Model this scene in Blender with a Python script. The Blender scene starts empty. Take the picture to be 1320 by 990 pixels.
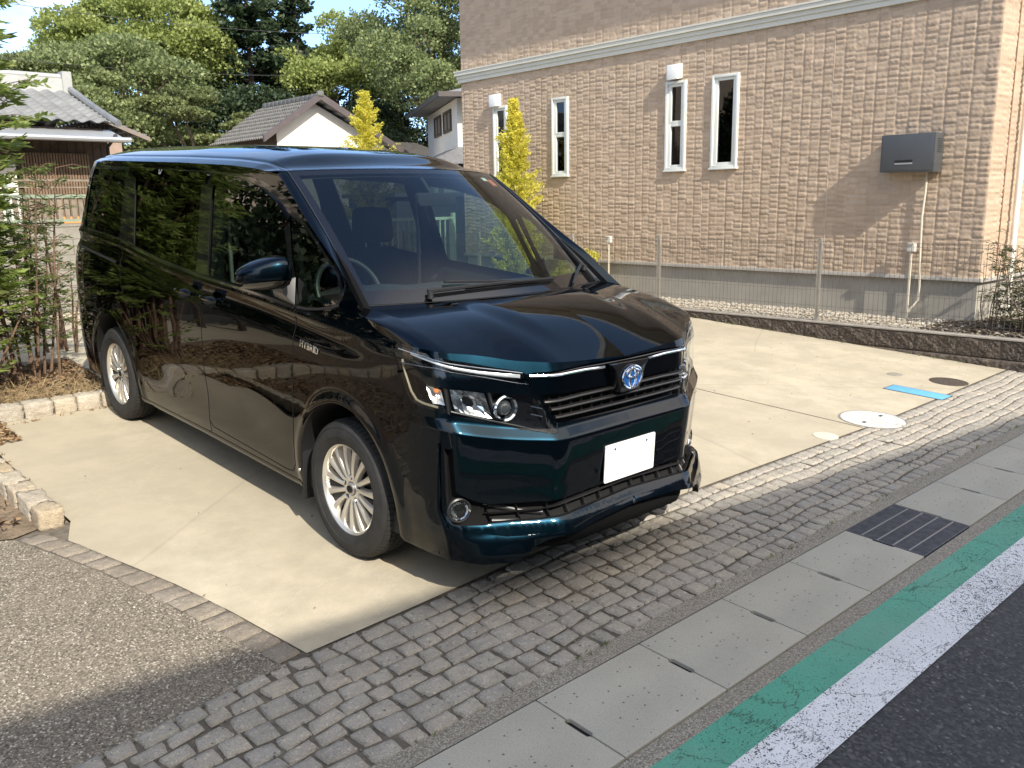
import bpy, bmesh, math, random
import numpy as np
from mathutils import Matrix, Vector
from mathutils.geometry import delaunay_2d_cdt
SC_=bpy.context.scene
COL=SC_.collection
# ---------------------------------------------------------------- camera, sky, sun, exposure
cam=bpy.data.cameras.new('camera'); cam.sensor_width=36; cam.lens=36*1121.55/1320; cam.clip_start=.05; cam.clip_end=2000
camo=bpy.data.objects.new('camera',cam); COL.objects.link(camo); SC_.camera=camo
_r=Vector((0.732088,-0.681028,-0.01575)); _u=Vector((0.1495486,0.1381184,0.97906)); _f=Vector((0.6645924,0.719113,-0.2029616))
camo.matrix_world=Matrix(((_r.x,_u.x,-_f.x,-2.813828),(_r.y,_u.y,-_f.y,-3.265307),(_r.z,_u.z,-_f.z,1.55986),(0,0,0,1)))
L=Vector((.24,.91,-.72)).normalized()          # direction the sunlight travels
EL=math.asin(-L.z); AZ=math.atan2(-L.x,-L.y)     # azimuth of the sun measured from +Y towards +X
w=bpy.data.worlds.new('World'); SC_.world=w; w.use_nodes=True
nt=w.node_tree; nt.nodes.clear()
sky=nt.nodes.new('ShaderNodeTexSky'); sky.sky_type='NISHITA'; sky.sun_disc=False; sky.sun_elevation=EL; sky.sun_rotation=AZ
sky.air_density=1.0; sky.dust_density=.4; sky.ozone_density=2.2
tc=nt.nodes.new('ShaderNodeTexCoord'); mp=nt.nodes.new('ShaderNodeMapping'); mp.inputs['Scale'].default_value=(1.6,1.6,4.5)
nz=nt.nodes.new('ShaderNodeTexNoise'); nz.inputs['Scale'].default_value=1.5; nz.inputs['Detail'].default_value=7; nz.inputs['Roughness'].default_value=.6
cr=nt.nodes.new('ShaderNodeValToRGB'); cr.color_ramp.elements[0].position=.50; cr.color_ramp.elements[1].position=.72
mx=nt.nodes.new('ShaderNodeMix'); mx.data_type='RGBA'; mx.inputs['B'].default_value=(7.2,7.0,6.7,1)
bg=nt.nodes.new('ShaderNodeBackground'); bg.inputs['Strength'].default_value=.14; wo=nt.nodes.new('ShaderNodeOutputWorld')
lk=nt.links.new
lk(tc.outputs['Generated'],mp.inputs['Vector']); lk(mp.outputs['Vector'],nz.inputs['Vector']); lk(nz.outputs['Fac'],cr.inputs['Fac'])
sx=nt.nodes.new('ShaderNodeSeparateXYZ'); lk(tc.outputs['Generated'],sx.inputs[0]); mr=nt.nodes.new('ShaderNodeMapRange'); mr.interpolation_type='SMOOTHSTEP'
mr.inputs['From Min'].default_value=.16; mr.inputs['From Max'].default_value=.46; mr.inputs['To Min'].default_value=1; mr.inputs['To Max'].default_value=.06; lk(sx.outputs[2],mr.inputs['Value'])
mm=nt.nodes.new('ShaderNodeMath'); mm.operation='MULTIPLY'; lk(cr.outputs['Color'],mm.inputs[0]); lk(mr.outputs['Result'],mm.inputs[1])
# broad bright cloud bank added out of view, behind the camera, as fill light
c2=nt.nodes.new('ShaderNodeValToRGB'); c2.color_ramp.elements[0].position=.30; c2.color_ramp.elements[1].position=.46; lk(nz.outputs['Fac'],c2.inputs['Fac'])
m2=nt.nodes.new('ShaderNodeMapRange'); m2.interpolation_type='SMOOTHSTEP'; m2.inputs['From Min'].default_value=-.04; m2.inputs['From Max'].default_value=-.42; lk(sx.outputs[1],m2.inputs['Value'])
m3=nt.nodes.new('ShaderNodeMath'); m3.operation='MULTIPLY'; lk(c2.outputs['Color'],m3.inputs[0]); lk(m2.outputs['Result'],m3.inputs[1])
m4=nt.nodes.new('ShaderNodeMath'); m4.operation='MAXIMUM'; lk(mm.outputs[0],m4.inputs[0]); lk(m3.outputs[0],m4.inputs[1]); lk(m4.outputs[0],mx.inputs['Factor']); lk(sky.outputs['Color'],mx.inputs['A']); wm=nt.nodes.new('ShaderNodeMix'); wm.data_type='RGBA'; wm.blend_type='MULTIPLY'; wm.inputs['Factor'].default_value=1; wt=nt.nodes.new('ShaderNodeValToRGB'); wt.color_ramp.elements[0].position=.12; wt.color_ramp.elements[0].color=(.62,.74,.98,1); wt.color_ramp.elements[1].position=.50; wt.color_ramp.elements[1].color=(1.,.95,.90,1); lk(sx.outputs[2],wt.inputs['Fac']); lk(wt.outputs['Color'],wm.inputs['B']); lk(mx.outputs['Result'],wm.inputs['A']); lk(wm.outputs['Result'],bg.inputs['Color']); lk(bg.outputs['Background'],wo.inputs['Surface'])
sl=bpy.data.lights.new('sun','SUN'); sl.energy=2.75; sl.angle=math.radians(.53); sl.color=(1,.93,.82)
so=bpy.data.objects.new('sun',sl); COL.objects.link(so); so.rotation_euler=L.to_track_quat('-Z','Y').to_euler()
SC_.view_settings.view_transform='Standard'; SC_.view_settings.look='None'; SC_.view_settings.exposure=1.27; SC_.view_settings.gamma=1
SC_.view_settings.use_curve_mapping=False
SC_.cycles.max_bounces=10; SC_.cycles.transparent_max_bounces=16; SC_.cycles.glossy_bounces=5; SC_.cycles.transmission_bounces=6
random.seed(5); RNG=np.random.default_rng(5)
TH=0.0540473
G=Matrix.Rotation(TH,4,'X')                      # the driveway falls towards the street: its own sloping frame
# ---------------------------------------------------------------- helpers
def tag(o,label=None,cat=None,group=None,kind=None):
    for k,v in (('label',label),('category',cat),('group',group),('kind',kind)):
        if v: o[k]=v
    return o
def link(o,parent=None,mw=None):
    COL.objects.link(o)
    if parent: o.parent=parent
    if mw is not None: o.matrix_world=mw
    return o
def empty(name,label,cat,loc=(0,0,0),group=None,mw=None,kind=None):
    o=bpy.data.objects.new(name,None); COL.objects.link(o); o.empty_display_size=.1
    o.matrix_world=mw if mw is not None else Matrix.Translation(loc)
    return tag(o,label,cat,group,kind)
def mesh(name,V,F,m,parent=None,mw=None,smooth=False,N=None):
    me=bpy.data.meshes.new(name)
    V=np.asarray(V,dtype=np.float32).reshape(-1,3)
    if isinstance(F,np.ndarray):
        k=F.shape[1]; n=len(F)
        me.vertices.add(len(V)); me.vertices.foreach_set('co',V.ravel())
        me.loops.add(n*k); me.loops.foreach_set('vertex_index',F.astype(np.int32).ravel())
        me.polygons.add(n); me.polygons.foreach_set('loop_start',np.arange(n,dtype=np.int32)*k)
        me.update(calc_edges=True)
    else:
        me.from_pydata(V.tolist(),[],[list(map(int,f)) for f in F]); me.update()
    if smooth or N is not None: me.polygons.foreach_set('use_smooth',[True]*len(me.polygons))
    if N is not None: me.normals_split_custom_set_from_vertices(np.asarray(N,dtype=np.float32).tolist())
    for mm in (m if isinstance(m,(list,tuple)) else [m]): me.materials.append(mm)
    o=bpy.data.objects.new(name,me); link(o,parent)
    if mw is not None: o.matrix_world=mw
    return o
class MB:
    """collects solids, then links them as one mesh object"""
    def __init__(s): s.V=[];s.F=[];s.M=[]
    def add(s,V,F,mi=0):
        b=len(s.V); s.V+= [tuple(v) for v in V]; s.F+=[tuple(i+b for i in f) for f in F]; s.M+=[mi]*len(F)
    def box(s,lo,hi,mi=0,M=None):
        x0,y0,z0=lo;x1,y1,z1=hi
        V=[(x0,y0,z0),(x1,y0,z0),(x1,y1,z0),(x0,y1,z0),(x0,y0,z1),(x1,y0,z1),(x1,y1,z1),(x0,y1,z1)]
        if M is not None: V=[tuple(M@Vector(v)) for v in V]
        s.add(V,[(0,3,2,1),(4,5,6,7),(0,1,5,4),(1,2,6,5),(2,3,7,6),(3,0,4,7)],mi)
    def tube(s,pts,r,n=8,mi=0,cap=True):
        pts=[Vector(p) for p in pts]; R=r if hasattr(r,'__len__') else [r]*len(pts)
        V=[];F=[];up=None
        for i,p in enumerate(pts):
            t=(pts[min(i+1,len(pts)-1)]-pts[max(i-1,0)]).normalized()
            a=(Vector((0,0,1)) if abs(t.z)<.9 else Vector((1,0,0))) if up is None else up
            b=t.cross(a).normalized(); a=b.cross(t).normalized(); up=a
            for k in range(n):
                g=2*math.pi*k/n; V.append(p+(a*math.cos(g)+b*math.sin(g))*R[i])
        for i in range(len(pts)-1):
            for k in range(n):
                k2=(k+1)%n; F.append((i*n+k,i*n+k2,(i+1)*n+k2,(i+1)*n+k))
        if cap: F.append(tuple(range(n))[::-1]); F.append(tuple((len(pts)-1)*n+k for k in range(n)))
        s.add(V,F,mi)
    def prism(s,poly,z0,z1,mi=0,f=None):
        n=len(poly); f=f or (lambda x,y,z:(x,y,z))
        V=[f(x,y,z0) for x,y in poly]+[f(x,y,z1) for x,y in poly]
        s.add(V,[tuple(range(n))[::-1],tuple(range(n,2*n))]+[(i,(i+1)%n,n+(i+1)%n,n+i) for i in range(n)],mi)
    def lathe(s,prof,n=32,f=None,mi=0,a0=0,a1=2*math.pi):
        f=f or (lambda x,y,z:(x,y,z)); V=[];F=[];full=abs(a1-a0-2*math.pi)<1e-6; m=n if full else n+1
        for k in range(m):
            g=a0+(a1-a0)*k/n
            for r,z in prof: V.append(f(r*math.cos(g),r*math.sin(g),z))
        q=len(prof)
        for k in range(n):
            k2=(k+1)%m
            for i in range(q-1): F.append((k*q+i,k2*q+i,k2*q+i+1,k*q+i+1))
        s.add(V,F,mi)
    def build(s,name,m,parent=None,mw=None,smooth=False,bevel=0,ang=35,seg=2):
        o=mesh(name,s.V,s.F,m,parent,mw)
        if isinstance(m,(list,tuple)): o.data.polygons.foreach_set('material_index',s.M)
        bm=bmesh.new(); bm.from_mesh(o.data); bmesh.ops.recalc_face_normals(bm,faces=bm.faces)
        if bevel:
            ed=[e for e in bm.edges if len(e.link_faces)==2 and e.calc_face_angle(0)>math.radians(30)]
            bmesh.ops.bevel(bm,geom=ed,offset=bevel,segments=seg,profile=.6,affect='EDGES',clamp_overlap=True)
        bm.to_mesh(o.data); bm.free()
        if smooth or bevel:
            o.data.polygons.foreach_set('use_smooth',[True]*len(o.data.polygons))
            o.data.set_sharp_from_angle(angle=math.radians(ang))
        return o
# ---------------------------------------------------------------- materials
class NT:
    def __init__(s,name):
        s.m=bpy.data.materials.new(name); s.m.use_nodes=True; s.t=s.m.node_tree; s.b=s.t.nodes['Principled BSDF']; s.out=s.t.nodes['Material Output']
    def n(s,ty,**k):
        nd=s.t.nodes.new('ShaderNode'+ty)
        for a,v in k.items():
            if hasattr(nd,a) and a not in ('Scale',): setattr(nd,a,v)
            else: nd.inputs[a.replace('_',' ')].default_value=v
        return nd
    def l(s,a,b): s.t.links.new(a,b)
    def co(s,scale=None,world=False):
        c=s.n('TexCoord'); o=c.outputs['Object']
        if world: o=s.n('NewGeometry').outputs['Position']
        if scale is not None:
            m=s.n('Mapping'); m.inputs['Scale'].default_value=scale if hasattr(scale,'__len__') else (scale,)*3; s.l(o,m.inputs['Vector']); o=m.outputs['Vector']
        return o
    def noise(s,sc,det=4,rough=.55,vec=None,dist=0):
        nd=s.n('TexNoise'); nd.inputs['Scale'].default_value=sc; nd.inputs['Detail'].default_value=det; nd.inputs['Roughness'].default_value=rough; nd.inputs['Distortion'].default_value=dist
        s.l(vec if vec is not None else s.co(),nd.inputs['Vector']); return nd.outputs['Fac']
    def voro(s,sc,vec=None,feature='F1',out='Distance',rnd=1):
        nd=s.n('TexVoronoi'); nd.feature=feature; nd.inputs['Scale'].default_value=sc; nd.inputs['Randomness'].default_value=rnd
        s.l(vec if vec is not None else s.co(),nd.inputs['Vector']); return nd.outputs[out]
    def ramp(s,fac,stops):
        r=s.n('ValToRGB'); e=r.color_ramp.elements
        while len(e)<len(stops): e.new(.5)
        for i,(p,c) in enumerate(stops):
            e[i].position=p; e[i].color=(c,c,c,1) if not hasattr(c,'__len__') else (*c[:3],1)
        s.l(fac,r.inputs['Fac']); return r.outputs['Color']
    def mix(s,f,a,b,mode='MIX'):
        m=s.n('Mix'); m.data_type='RGBA'; m.blend_type=mode
        for v,k in ((f,'Factor'),(a,'A'),(b,'B')):
            sock=[i for i in m.inputs if i.name==k and (i.type=='RGBA' if k!='Factor' else i.type=='VALUE')][0]
            if isinstance(v,bpy.types.NodeSocket): s.l(v,sock)
            elif hasattr(v,'__len__'): sock.default_value=(*v[:3],1)
            else: sock.default_value=v if k=='Factor' else (v,v,v,1)
        return [o for o in m.outputs if o.type=='RGBA'][0]
    def math(s,op,a,b=0.,c=None):
        m=s.n('Math'); m.operation=op
        for i,v in enumerate((a,b) if c is None else (a,b,c)):
            if isinstance(v,bpy.types.NodeSocket): s.l(v,m.inputs[i])
            else: m.inputs[i].default_value=v
        return m.outputs[0]
    def base(s,c):
        if isinstance(c,bpy.types.NodeSocket): s.l(c,s.b.inputs['Base Color'])
        else: s.b.inputs['Base Color'].default_value=(*c,1)
    def set(s,**k):
        for a,v in k.items():
            i=s.b.inputs[a.replace('_',' ')]
            if isinstance(v,bpy.types.NodeSocket): s.l(v,i)
            else: i.default_value=v
    def bump(s,h,dist,strength=1.,prev=None):
        b=s.n('Bump'); b.inputs['Distance'].default_value=dist; b.inputs['Strength'].default_value=strength; s.l(h,b.inputs['Height'])
        if prev is not None: s.l(prev,b.inputs['Normal'])
        s.l(b.outputs['Normal'],s.b.inputs['Normal']); return b.outputs['Normal']
def plain(name,c,rough=.5,metal=0,var=.12,sc=6,bump=0,bsc=60,**k):
    t=NT(name)
    f=t.noise(sc,5,.6); d=[max(0,x*(1-var)) for x in c]; l=[min(1,x*(1+var)) for x in c]
    t.base(t.ramp(f,[(.3,d),(.7,l)])); t.set(Roughness=rough,Metallic=metal,**k)
    if bump: t.bump(t.noise(bsc,4,.6),bump)
    return t.m
def mat_concrete():
    t=NT('slab_concrete'); a=t.noise(.55,6,.62,dist=.6); b=t.noise(3.2,6,.68); c=t.noise(260,2,.5); big=t.noise(1.3,3,.5,vec=t.co((1,.35,1)))
    col=t.ramp(a,[(.30,(.46,.40,.29)),(.5,(.56,.49,.36)),(.72,(.62,.55,.42))])
    col=t.mix(t.ramp(b,[(.40,.62),(.62,0)]),col,(.36,.32,.24)); col=t.mix(t.ramp(big,[(.55,0),(.75,.45)]),col,(.37,.345,.27))
    col=t.mix(t.ramp(c,[(.3,.3),(.7,0)]),col,(.25,.24,.2)); v=t.voro(5,feature='F1'); col=t.mix(t.ramp(v,[(.012,.8),(.02,0)]),col,(.12,.10,.08))
    vein=t.ramp(t.noise(.7,6,.6,dist=.8),[(.493,0),(.5,.16),(.507,0)]); col=t.mix(vein,col,(.66,.61,.50)); col=t.mix(t.ramp(t.noise(.45,4,.55,vec=t.co((1.3,.5,1))),[(.44,0),(.58,.5)]),col,(.37,.32,.235)); fs=t.ramp(t.noise(18,6,.75),[(.52,0),(.68,.28)]); col=t.mix(fs,col,(.40,.36,.28))
    ck=t.voro(.42,vec=t.mix(.22,t.co(),t.n('TexNoise',Scale=2.).outputs['Color']),feature='DISTANCE_TO_EDGE'); col=t.mix(t.ramp(ck,[(.0006,.22),(.0016,0)]),col,(.20,.17,.13))
    gr=t.noise(420,1,.5); col=t.mix(t.ramp(gr,[(.60,0),(.70,.35)]),col,(.30,.27,.21))
    t.base(col); t.set(Roughness=.85,Specular_IOR_Level=.3); t.bump(t.mix(.5,b,c),.005,.8); return t.m
def mat_stone(name,cols,rough=.8,sc=1.0):
    t=NT(name); g=t.n('NewGeometry'); r=g.outputs['Random Per Island']
    f=t.noise(9*sc,6,.7); f2=t.noise(180*sc,3,.6); col=t.ramp(r,[(i/(len(cols)-1),c) for i,c in enumerate(cols)])
    col=t.mix(t.ramp(f,[(.3,.55),(.65,0)]),col,tuple(x*.55 for x in cols[0])); col=t.mix(t.ramp(f2,[(.35,.5),(.6,0)]),col,tuple(x*.5 for x in cols[0]))
    col=t.mix(t.ramp(t.noise(70*sc,2,.5),[(.6,0),(.72,.4)]),col,tuple(min(1,x*1.5) for x in cols[-1]))
    t.base(col); t.set(Roughness=rough,Specular_IOR_Level=.3); n=t.bump(f2,.005,1.); t.bump(t.noise(35*sc,5,.7),.014,.9,n); return t.m
def mat_asphalt():
    t=NT('asphalt'); v=t.voro(95,out='Color'); d=t.voro(95); f=t.noise(1.2,4,.6); bw=t.n('RGBToBW'); t.l(v,bw.inputs[0])
    col=t.ramp(bw.outputs[0],[(.1,(.018,.018,.02)),(.6,(.045,.045,.048)),(.86,(.09,.088,.085)),(.95,(.2,.19,.18))]); col=t.mix(t.ramp(f,[(.3,0),(.8,.35)]),col,(.09,.088,.085))
    t.base(col); t.set(Roughness=.8); t.bump(d,.012,-1.0); return t.m
def mat_paint(name,c,gaps,under=(.03,.03,.032)):
    """road paint worn off the tops of the aggregate: fine pits, larger bald patches, a few hairline cracks"""
    t=NT(name); f=t.noise(150,2,.6); f2=t.noise(48,4,.7); g=t.noise(2.2,3,.5); crk=t.voro(2.6,vec=t.mix(.06,t.co(),t.n('TexNoise',Scale=9.).outputs['Color']),feature='DISTANCE_TO_EDGE')
    k=t.math('ADD',t.math('MULTIPLY',f,.62),t.math('ADD',t.math('MULTIPLY',f2,.38),t.math('MULTIPLY',g,.22))); hole=t.ramp(k,[(gaps-.025,1),(gaps+.02,0)]); cr2=t.ramp(crk,[(.0012,.8),(.005,0)])
    h=t.math('MAXIMUM',hole,cr2); col=t.mix(t.noise(6,5,.65),c,tuple(x*.70 for x in c)); col=t.mix(t.ramp(t.noise(1.1,4,.6),[(.45,0),(.75,.3)]),col,(.30,.29,.27)); t.base(t.mix(h,col,under)); t.set(Roughness=.7); t.bump(t.math('SUBTRACT',t.noise(90,3,.6),h),.004,.8); return t.m
def mat_aggregate(name,stops,sc=130,bd=.006):
    t=NT(name); v=t.voro(sc,out='Color'); d=t.voro(sc); bw=t.n('RGBToBW'); t.l(v,bw.inputs[0]); col=t.ramp(bw.outputs[0],stops)
    col=t.mix(t.ramp(d,[(.45,0),(.75,.75)]),col,(.10,.088,.07)); col=t.mix(t.ramp(t.noise(1.5,5,.6),[(.3,.35),(.7,0)]),col,(.2,.17,.13))
    t.base(col); t.set(Roughness=.85); t.bump(d,bd,-1.); return t.m
def mat_leaf(name,cols,trans=.35,rough=.5):
    t=NT(name); g=t.n('NewGeometry'); r=g.outputs['Random Per Island']; f=t.noise(.8,3,.5)
    col=t.ramp(r,[(i/(len(cols)-1),c) for i,c in enumerate(cols)]); col=t.mix(t.ramp(f,[(.35,.4),(.65,0)]),col,cols[0])
    t.base(col); t.set(Roughness=rough,Specular_IOR_Level=.35)
    tr=t.n('BsdfTranslucent'); t.l(col,tr.inputs['Color']); m=t.n('MixShader'); m.inputs[0].default_value=trans
    t.l(t.b.outputs[0],m.inputs[1]); t.l(tr.outputs[0],m.inputs[2]); t.l(m.outputs[0],t.out.inputs['Surface']); return t.m
def mat_glass(name,tint,ior=1.5,rough=0.0,boost=1.0):
    t=NT(name); fr=t.n('Fresnel'); fr.inputs['IOR'].default_value=ior; gl=t.n('BsdfGlossy'); gl.inputs['Roughness'].default_value=rough; gl.inputs['Color'].default_value=(.95,.97,1,1)
    tp=t.n('BsdfTransparent'); tp.inputs['Color'].default_value=(*tint,1); m=t.n('MixShader')
    geo=t.n('NewGeometry'); ff=t.math('MULTIPLY',fr.outputs[0],t.math('SUBTRACT',1.,geo.outputs['Backfacing'])); ff=t.math('MINIMUM',t.math('MULTIPLY',ff,boost),1.)
    t.l(ff,m.inputs[0]); t.l(tp.outputs[0],m.inputs[1]); t.l(gl.outputs[0],m.inputs[2]); t.l(m.outputs[0],t.out.inputs['Surface']); return t.m

# ---------------------------------------------------------------- ground
YB=5.0
def g3(x,y,h=0.):
    """driveway frame -> world; beyond YB the ground is level"""
    if y<=YB: return G@Vector((x,y,h))
    p=G@Vector((x,YB,0)); return Vector((x,p.y+(y-YB),p.z+h))
ZL=(G@Vector((0,YB,0))).z
def g3a(P):
    P=np.asarray(P,float); c,s=math.cos(TH),math.sin(TH); y=P[:,1]
    y1=np.where(y>YB,YB,y); Y=y1*c-np.where(y>YB,0,P[:,2])*s+np.where(y>YB,y-YB,0); Z=y1*s+P[:,2]*np.where(y>YB,1,c)
    return np.stack([P[:,0],Y,Z],1)
M_conc=mat_concrete(); M_asph=mat_asphalt()
M_soil=plain('dry_soil',(.20,.15,.10),.95,var=.45,sc=14,bump=.02,bsc=45)
M_mortar=plain('joint_mortar',(.13,.112,.088),.95,var=.4,sc=20,bump=.006,bsc=120)
def sheet(name,poly,h,m,kind='structure'):
    o=mesh(name,[g3(x,y,h) for x,y in poly],[range(len(poly))],m); return tag(o,kind=kind)
gv=[];gf=[]
ys=[(-400,-.170),(-3.0,None),(YB,None),(400,None)]
for i,(y,z) in enumerate(ys):
    for x in (-400,400):
        zz={0:(G@Vector((0,-3,0))).z,1:(G@Vector((0,-3,0))).z,2:ZL,3:ZL}[i]-.035
        gv.append((x,y if i!=3 else 400,zz))
for i in range(3): gf.append((2*i,2*i+1,2*i+3,2*i+2))
M_ground=plain('bare_ground',(.26,.22,.16),.95,var=.3,sc=1.5,bump=.01)
tag(mesh('ground',gv,gf,M_ground),kind='structure')
# concrete parking slab
fe=[(-1.40,-.61),(-.9,-.585),(-.3,-.545),(.3,-.53),(.9,-.53),(1.5,-.54),(2.2,-.56),(3.2,-.585),(4.2,-.575),(5.2,-.56),(6.0,-.55)]
slab=[(6.0,YB),(-.55,YB),(-.55,3.45),(-1.62,3.2),(-1.66,2.6),(-1.66,1.2),(-1.74,.97),(-1.64,.60),(-1.54,.22),(-1.47,-.14)]+fe
sheet('parking_slab',slab,0,M_conc); sheet('parking_slab_level',[(-12,YB),(6.0,YB),(6.0,8.9),(-12,8.9)],0,M_conc)
mb=MB()
for x0,x1,y0,y1 in [(3.043,3.051,-.57,4.99)]: mb.box((x0,y0,.0005),(x1,y1,.0025))
o=mb.build('slab_joint',plain('joint_dark',(.09,.075,.055),.9,var=.5,sc=30),mw=G); tag(o,kind='structure')
# pale vein stones along the lot edge come with the cobbles; path of exposed aggregate at the lower left
M_aggr=mat_aggregate('resin_gravel',[(.12,(.04,.034,.026)),(.4,(.17,.145,.11)),(.76,(.31,.27,.205)),(.95,(.72,.67,.57))],150,.012)
sheet('gravel_path',[(-1.50,-.63),(-1.62,.02),(-1.74,.56),(-1.93,1.16),(-2.6,1.5),(-14,1.9),(-14,-.75),(-2.3,-.74)],-.004,M_aggr)
sheet('planting_bed',[(-1.78,1.2),(-1.75,3.05),(-3,3.1),(-14,3.1),(-14,1.85),(-2.6,1.45),(-1.93,1.14)],.004,M_soil)
sheet('rear_planting_bed',[(-14,3.2),(-.62,3.25),(-.55,4.97),(-14,4.97)],.03,M_soil)
sheet('litter_strip',[(-14,3.05),(-1.5,3.05),(-1.45,3.22),(-14,3.26)],.006,M_soil)
# street side: mortar bed, edge strips, asphalt, painted lines
M_edge=mat_aggregate('worn_mortar',[(.1,(.19,.17,.135)),(.6,(.33,.30,.245)),(.95,(.50,.465,.39))],190,.004)
sheet('cobble_bed',[(-14,-.72),(-2.3,-.72),(-1.5,-.60)]+[(x,y+.03) for x,y in fe]+[(14,-.55),(14,-1.29),(-14,-1.29)],-.0085,M_mortar)
sheet('edge_bed',[(-1.35,-.62),(-1.40,-.14),(-1.46,.22),(-1.56,.60),(-1.66,.97),(-1.66,1.2),(-2.0,1.25),(-1.97,1.15),(-1.78,.56),(-1.67,.02),(-1.56,-.63)],-.0055,M_mortar)
sheet('gutter_edge',[(-14,-1.28),(14,-1.28),(14,-1.362),(-14,-1.362)],-.003,M_edge)
sheet('gutter_shade_sheet',[(-14,-1.362),(14,-1.362),(14,-1.765),(-14,-1.765)],-.014,plain('gutter_shade_black',(.008,.008,.008),.95))  # near-black sheet just below the cover tops paints the shade in the slots
sheet('road_edge',[(-14,-1.765),(14,-1.765),(14,-1.84),(-14,-1.84)],-.003,M_edge)
def flat2(x,y,h): return g3(x,y,h) if y>-3 else Vector((x,y,(G@Vector((0,-3,0))).z+h))
o=mesh('road',[flat2(x,y,-.004) for x,y in [(-400,-1.835),(400,-1.835),(400,-3),(-400,-3)]]+[flat2(x,y,-.004) for x,y in [(-400,-7.6),(400,-7.6)]],[(0,1,2,3),(3,2,5,4)],M_asph); tag(o,kind='structure')
M_green=mat_paint('green_road_paint',(.10,.38,.27),.50,(.03,.05,.04)); M_white=mat_paint('white_road_paint',(.84,.85,.87),.528,(.06,.06,.065))
sheet('green_line',[(-40,-1.835),(40,-1.835),(40,-1.99),(-40,-1.99)],.0,M_green); sheet('white_line',[(-40,-1.99),(40,-1.99),(40,-2.165),(-40,-2.165)],.001,M_white)
# cobbles: every stone modelled, one paving surface
def noise2(x,y,k=0):
    return (np.sin(x*37.1+y*17.3+k)+np.sin(x*71.7-y*53.9+1.7*k)+np.sin(x*23.3+y*91.1+2.9*k)+np.sin(x*131+y*119+k))*.25
def stones(quads,name,m,h=.0,amp=.0035,kind='structure',n=7,drop=.008,rnd=.05):
    V=[];F=[]
    t=np.array([0,.055,.28,.5,.72,.945,1.]); A,B=np.meshgrid(t,t,indexing='ij')
    for q in quads:
        q=np.array(q,float); k=RNG.uniform(0,50)
        # rounded outline: pull the corners in
        a=A*2-1;b=B*2-1; rr=.5*rnd; a2=a*(1-rr*b**4*np.abs(a)**2);b2=b*(1-rr*a**4*np.abs(b)**2); u=(a2+1)/2;v=(b2+1)/2
        x=(1-u)*(1-v)*q[0,0]+u*(1-v)*q[1,0]+u*v*q[2,0]+(1-u)*v*q[3,0]; y=(1-u)*(1-v)*q[0,1]+u*(1-v)*q[1,1]+u*v*q[2,1]+(1-u)*v*q[3,1]
        cx,cy=x.mean(),y.mean(); edge=np.maximum(np.abs(a),np.abs(b)); wob=1+.05*noise2(x*1.3,y*1.3,k)*(edge>.9)
        x=cx+(x-cx)*wob; y=cy+(y-cy)*wob
        tilt=RNG.normal(0,.018,2); z=h+RNG.normal(0,.0022)+tilt[0]*(x-cx)+tilt[1]*(y-cy)+amp*noise2(x*2,y*2,k)*(edge<.95)
        z=np.where(edge>.95,z-.009,z)
        bi=len(V); V+=np.stack([x,y,z],-1).reshape(-1,3).tolist(); bi=bi
        for i in range(n-1):
            for j in range(n-1): F.append((bi+i*n+j,bi+(i+1)*n+j,bi+(i+1)*n+j+1,bi+i*n+j+1))
    o=mesh(name,g3a(V),np.array(F),m,smooth=True); 
    return tag(o,kind=kind)
M_cob=mat_stone('granite_setts',[(.44,.41,.355),(.50,.46,.39),(.55,.495,.41),(.46,.425,.375),(.57,.50,.40)])
def fy(x): return float(np.interp(x,[p[0] for p in fe],[p[1] for p in fe]))-.008
Q=[]; nr=8
for r in range(nr):
    x=-2.9+random.uniform(0,.1); wig=random.uniform(0,6)
    while x<7.6:
        wdt=random.uniform(.078,.112) if x>-.2 else random.uniform(.085,.135)
        def yy(xx,rr):
            top=fy(xx) if xx>-1.42 else -.60-.11*min(1,(-1.42-xx)/.9)
            return top+(-1.285-top)*rr/nr+(.010*math.sin(xx*4.1+wig*0+rr*1.3)+.006*math.sin(xx*11+rr))*(0<rr<nr)
        g=.0058; s=random.uniform(-.012,.012)
        Q.append([(x+g+s,yy(x,r+1)+g),(x+wdt-g-s*.5+random.uniform(-.005,.005),yy(x+wdt,r+1)+g),(x+wdt-g+random.uniform(-.005,.005),yy(x+wdt,r)-g),(x+g+random.uniform(-.005,.005),yy(x,r)-g)])
        x+=wdt
stones(Q,'cobble_paving',M_cob)
pin=[(-1.41,-.60),(-1.47,-.14),(-1.54,.22),(-1.64,.60),(-1.74,.97),(-1.80,1.13)]; pou=[(-1.51,-.615),(-1.62,.02),(-1.73,.56),(-1.91,1.13)]
def along(pl,t):
    d=np.r_[0,np.cumsum(np.hypot(*np.diff(np.array(pl).T)))]; d/=d[-1]; return (np.interp(t,d,[p[0] for p in pl]),np.interp(t,d,[p[1] for p in pl]))
Q=[];N_=15
for i in range(N_):
    a,b=i/N_+.004,(i+1)/N_-.004; Q.append([along(pou,a),along(pin,a),along(pin,b),along(pou,b)])
stones(Q,'edge_setts',mat_stone('edge_granite',[(.30,.26,.21),(.38,.33,.26),(.34,.30,.25)]),h=.004)
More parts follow.
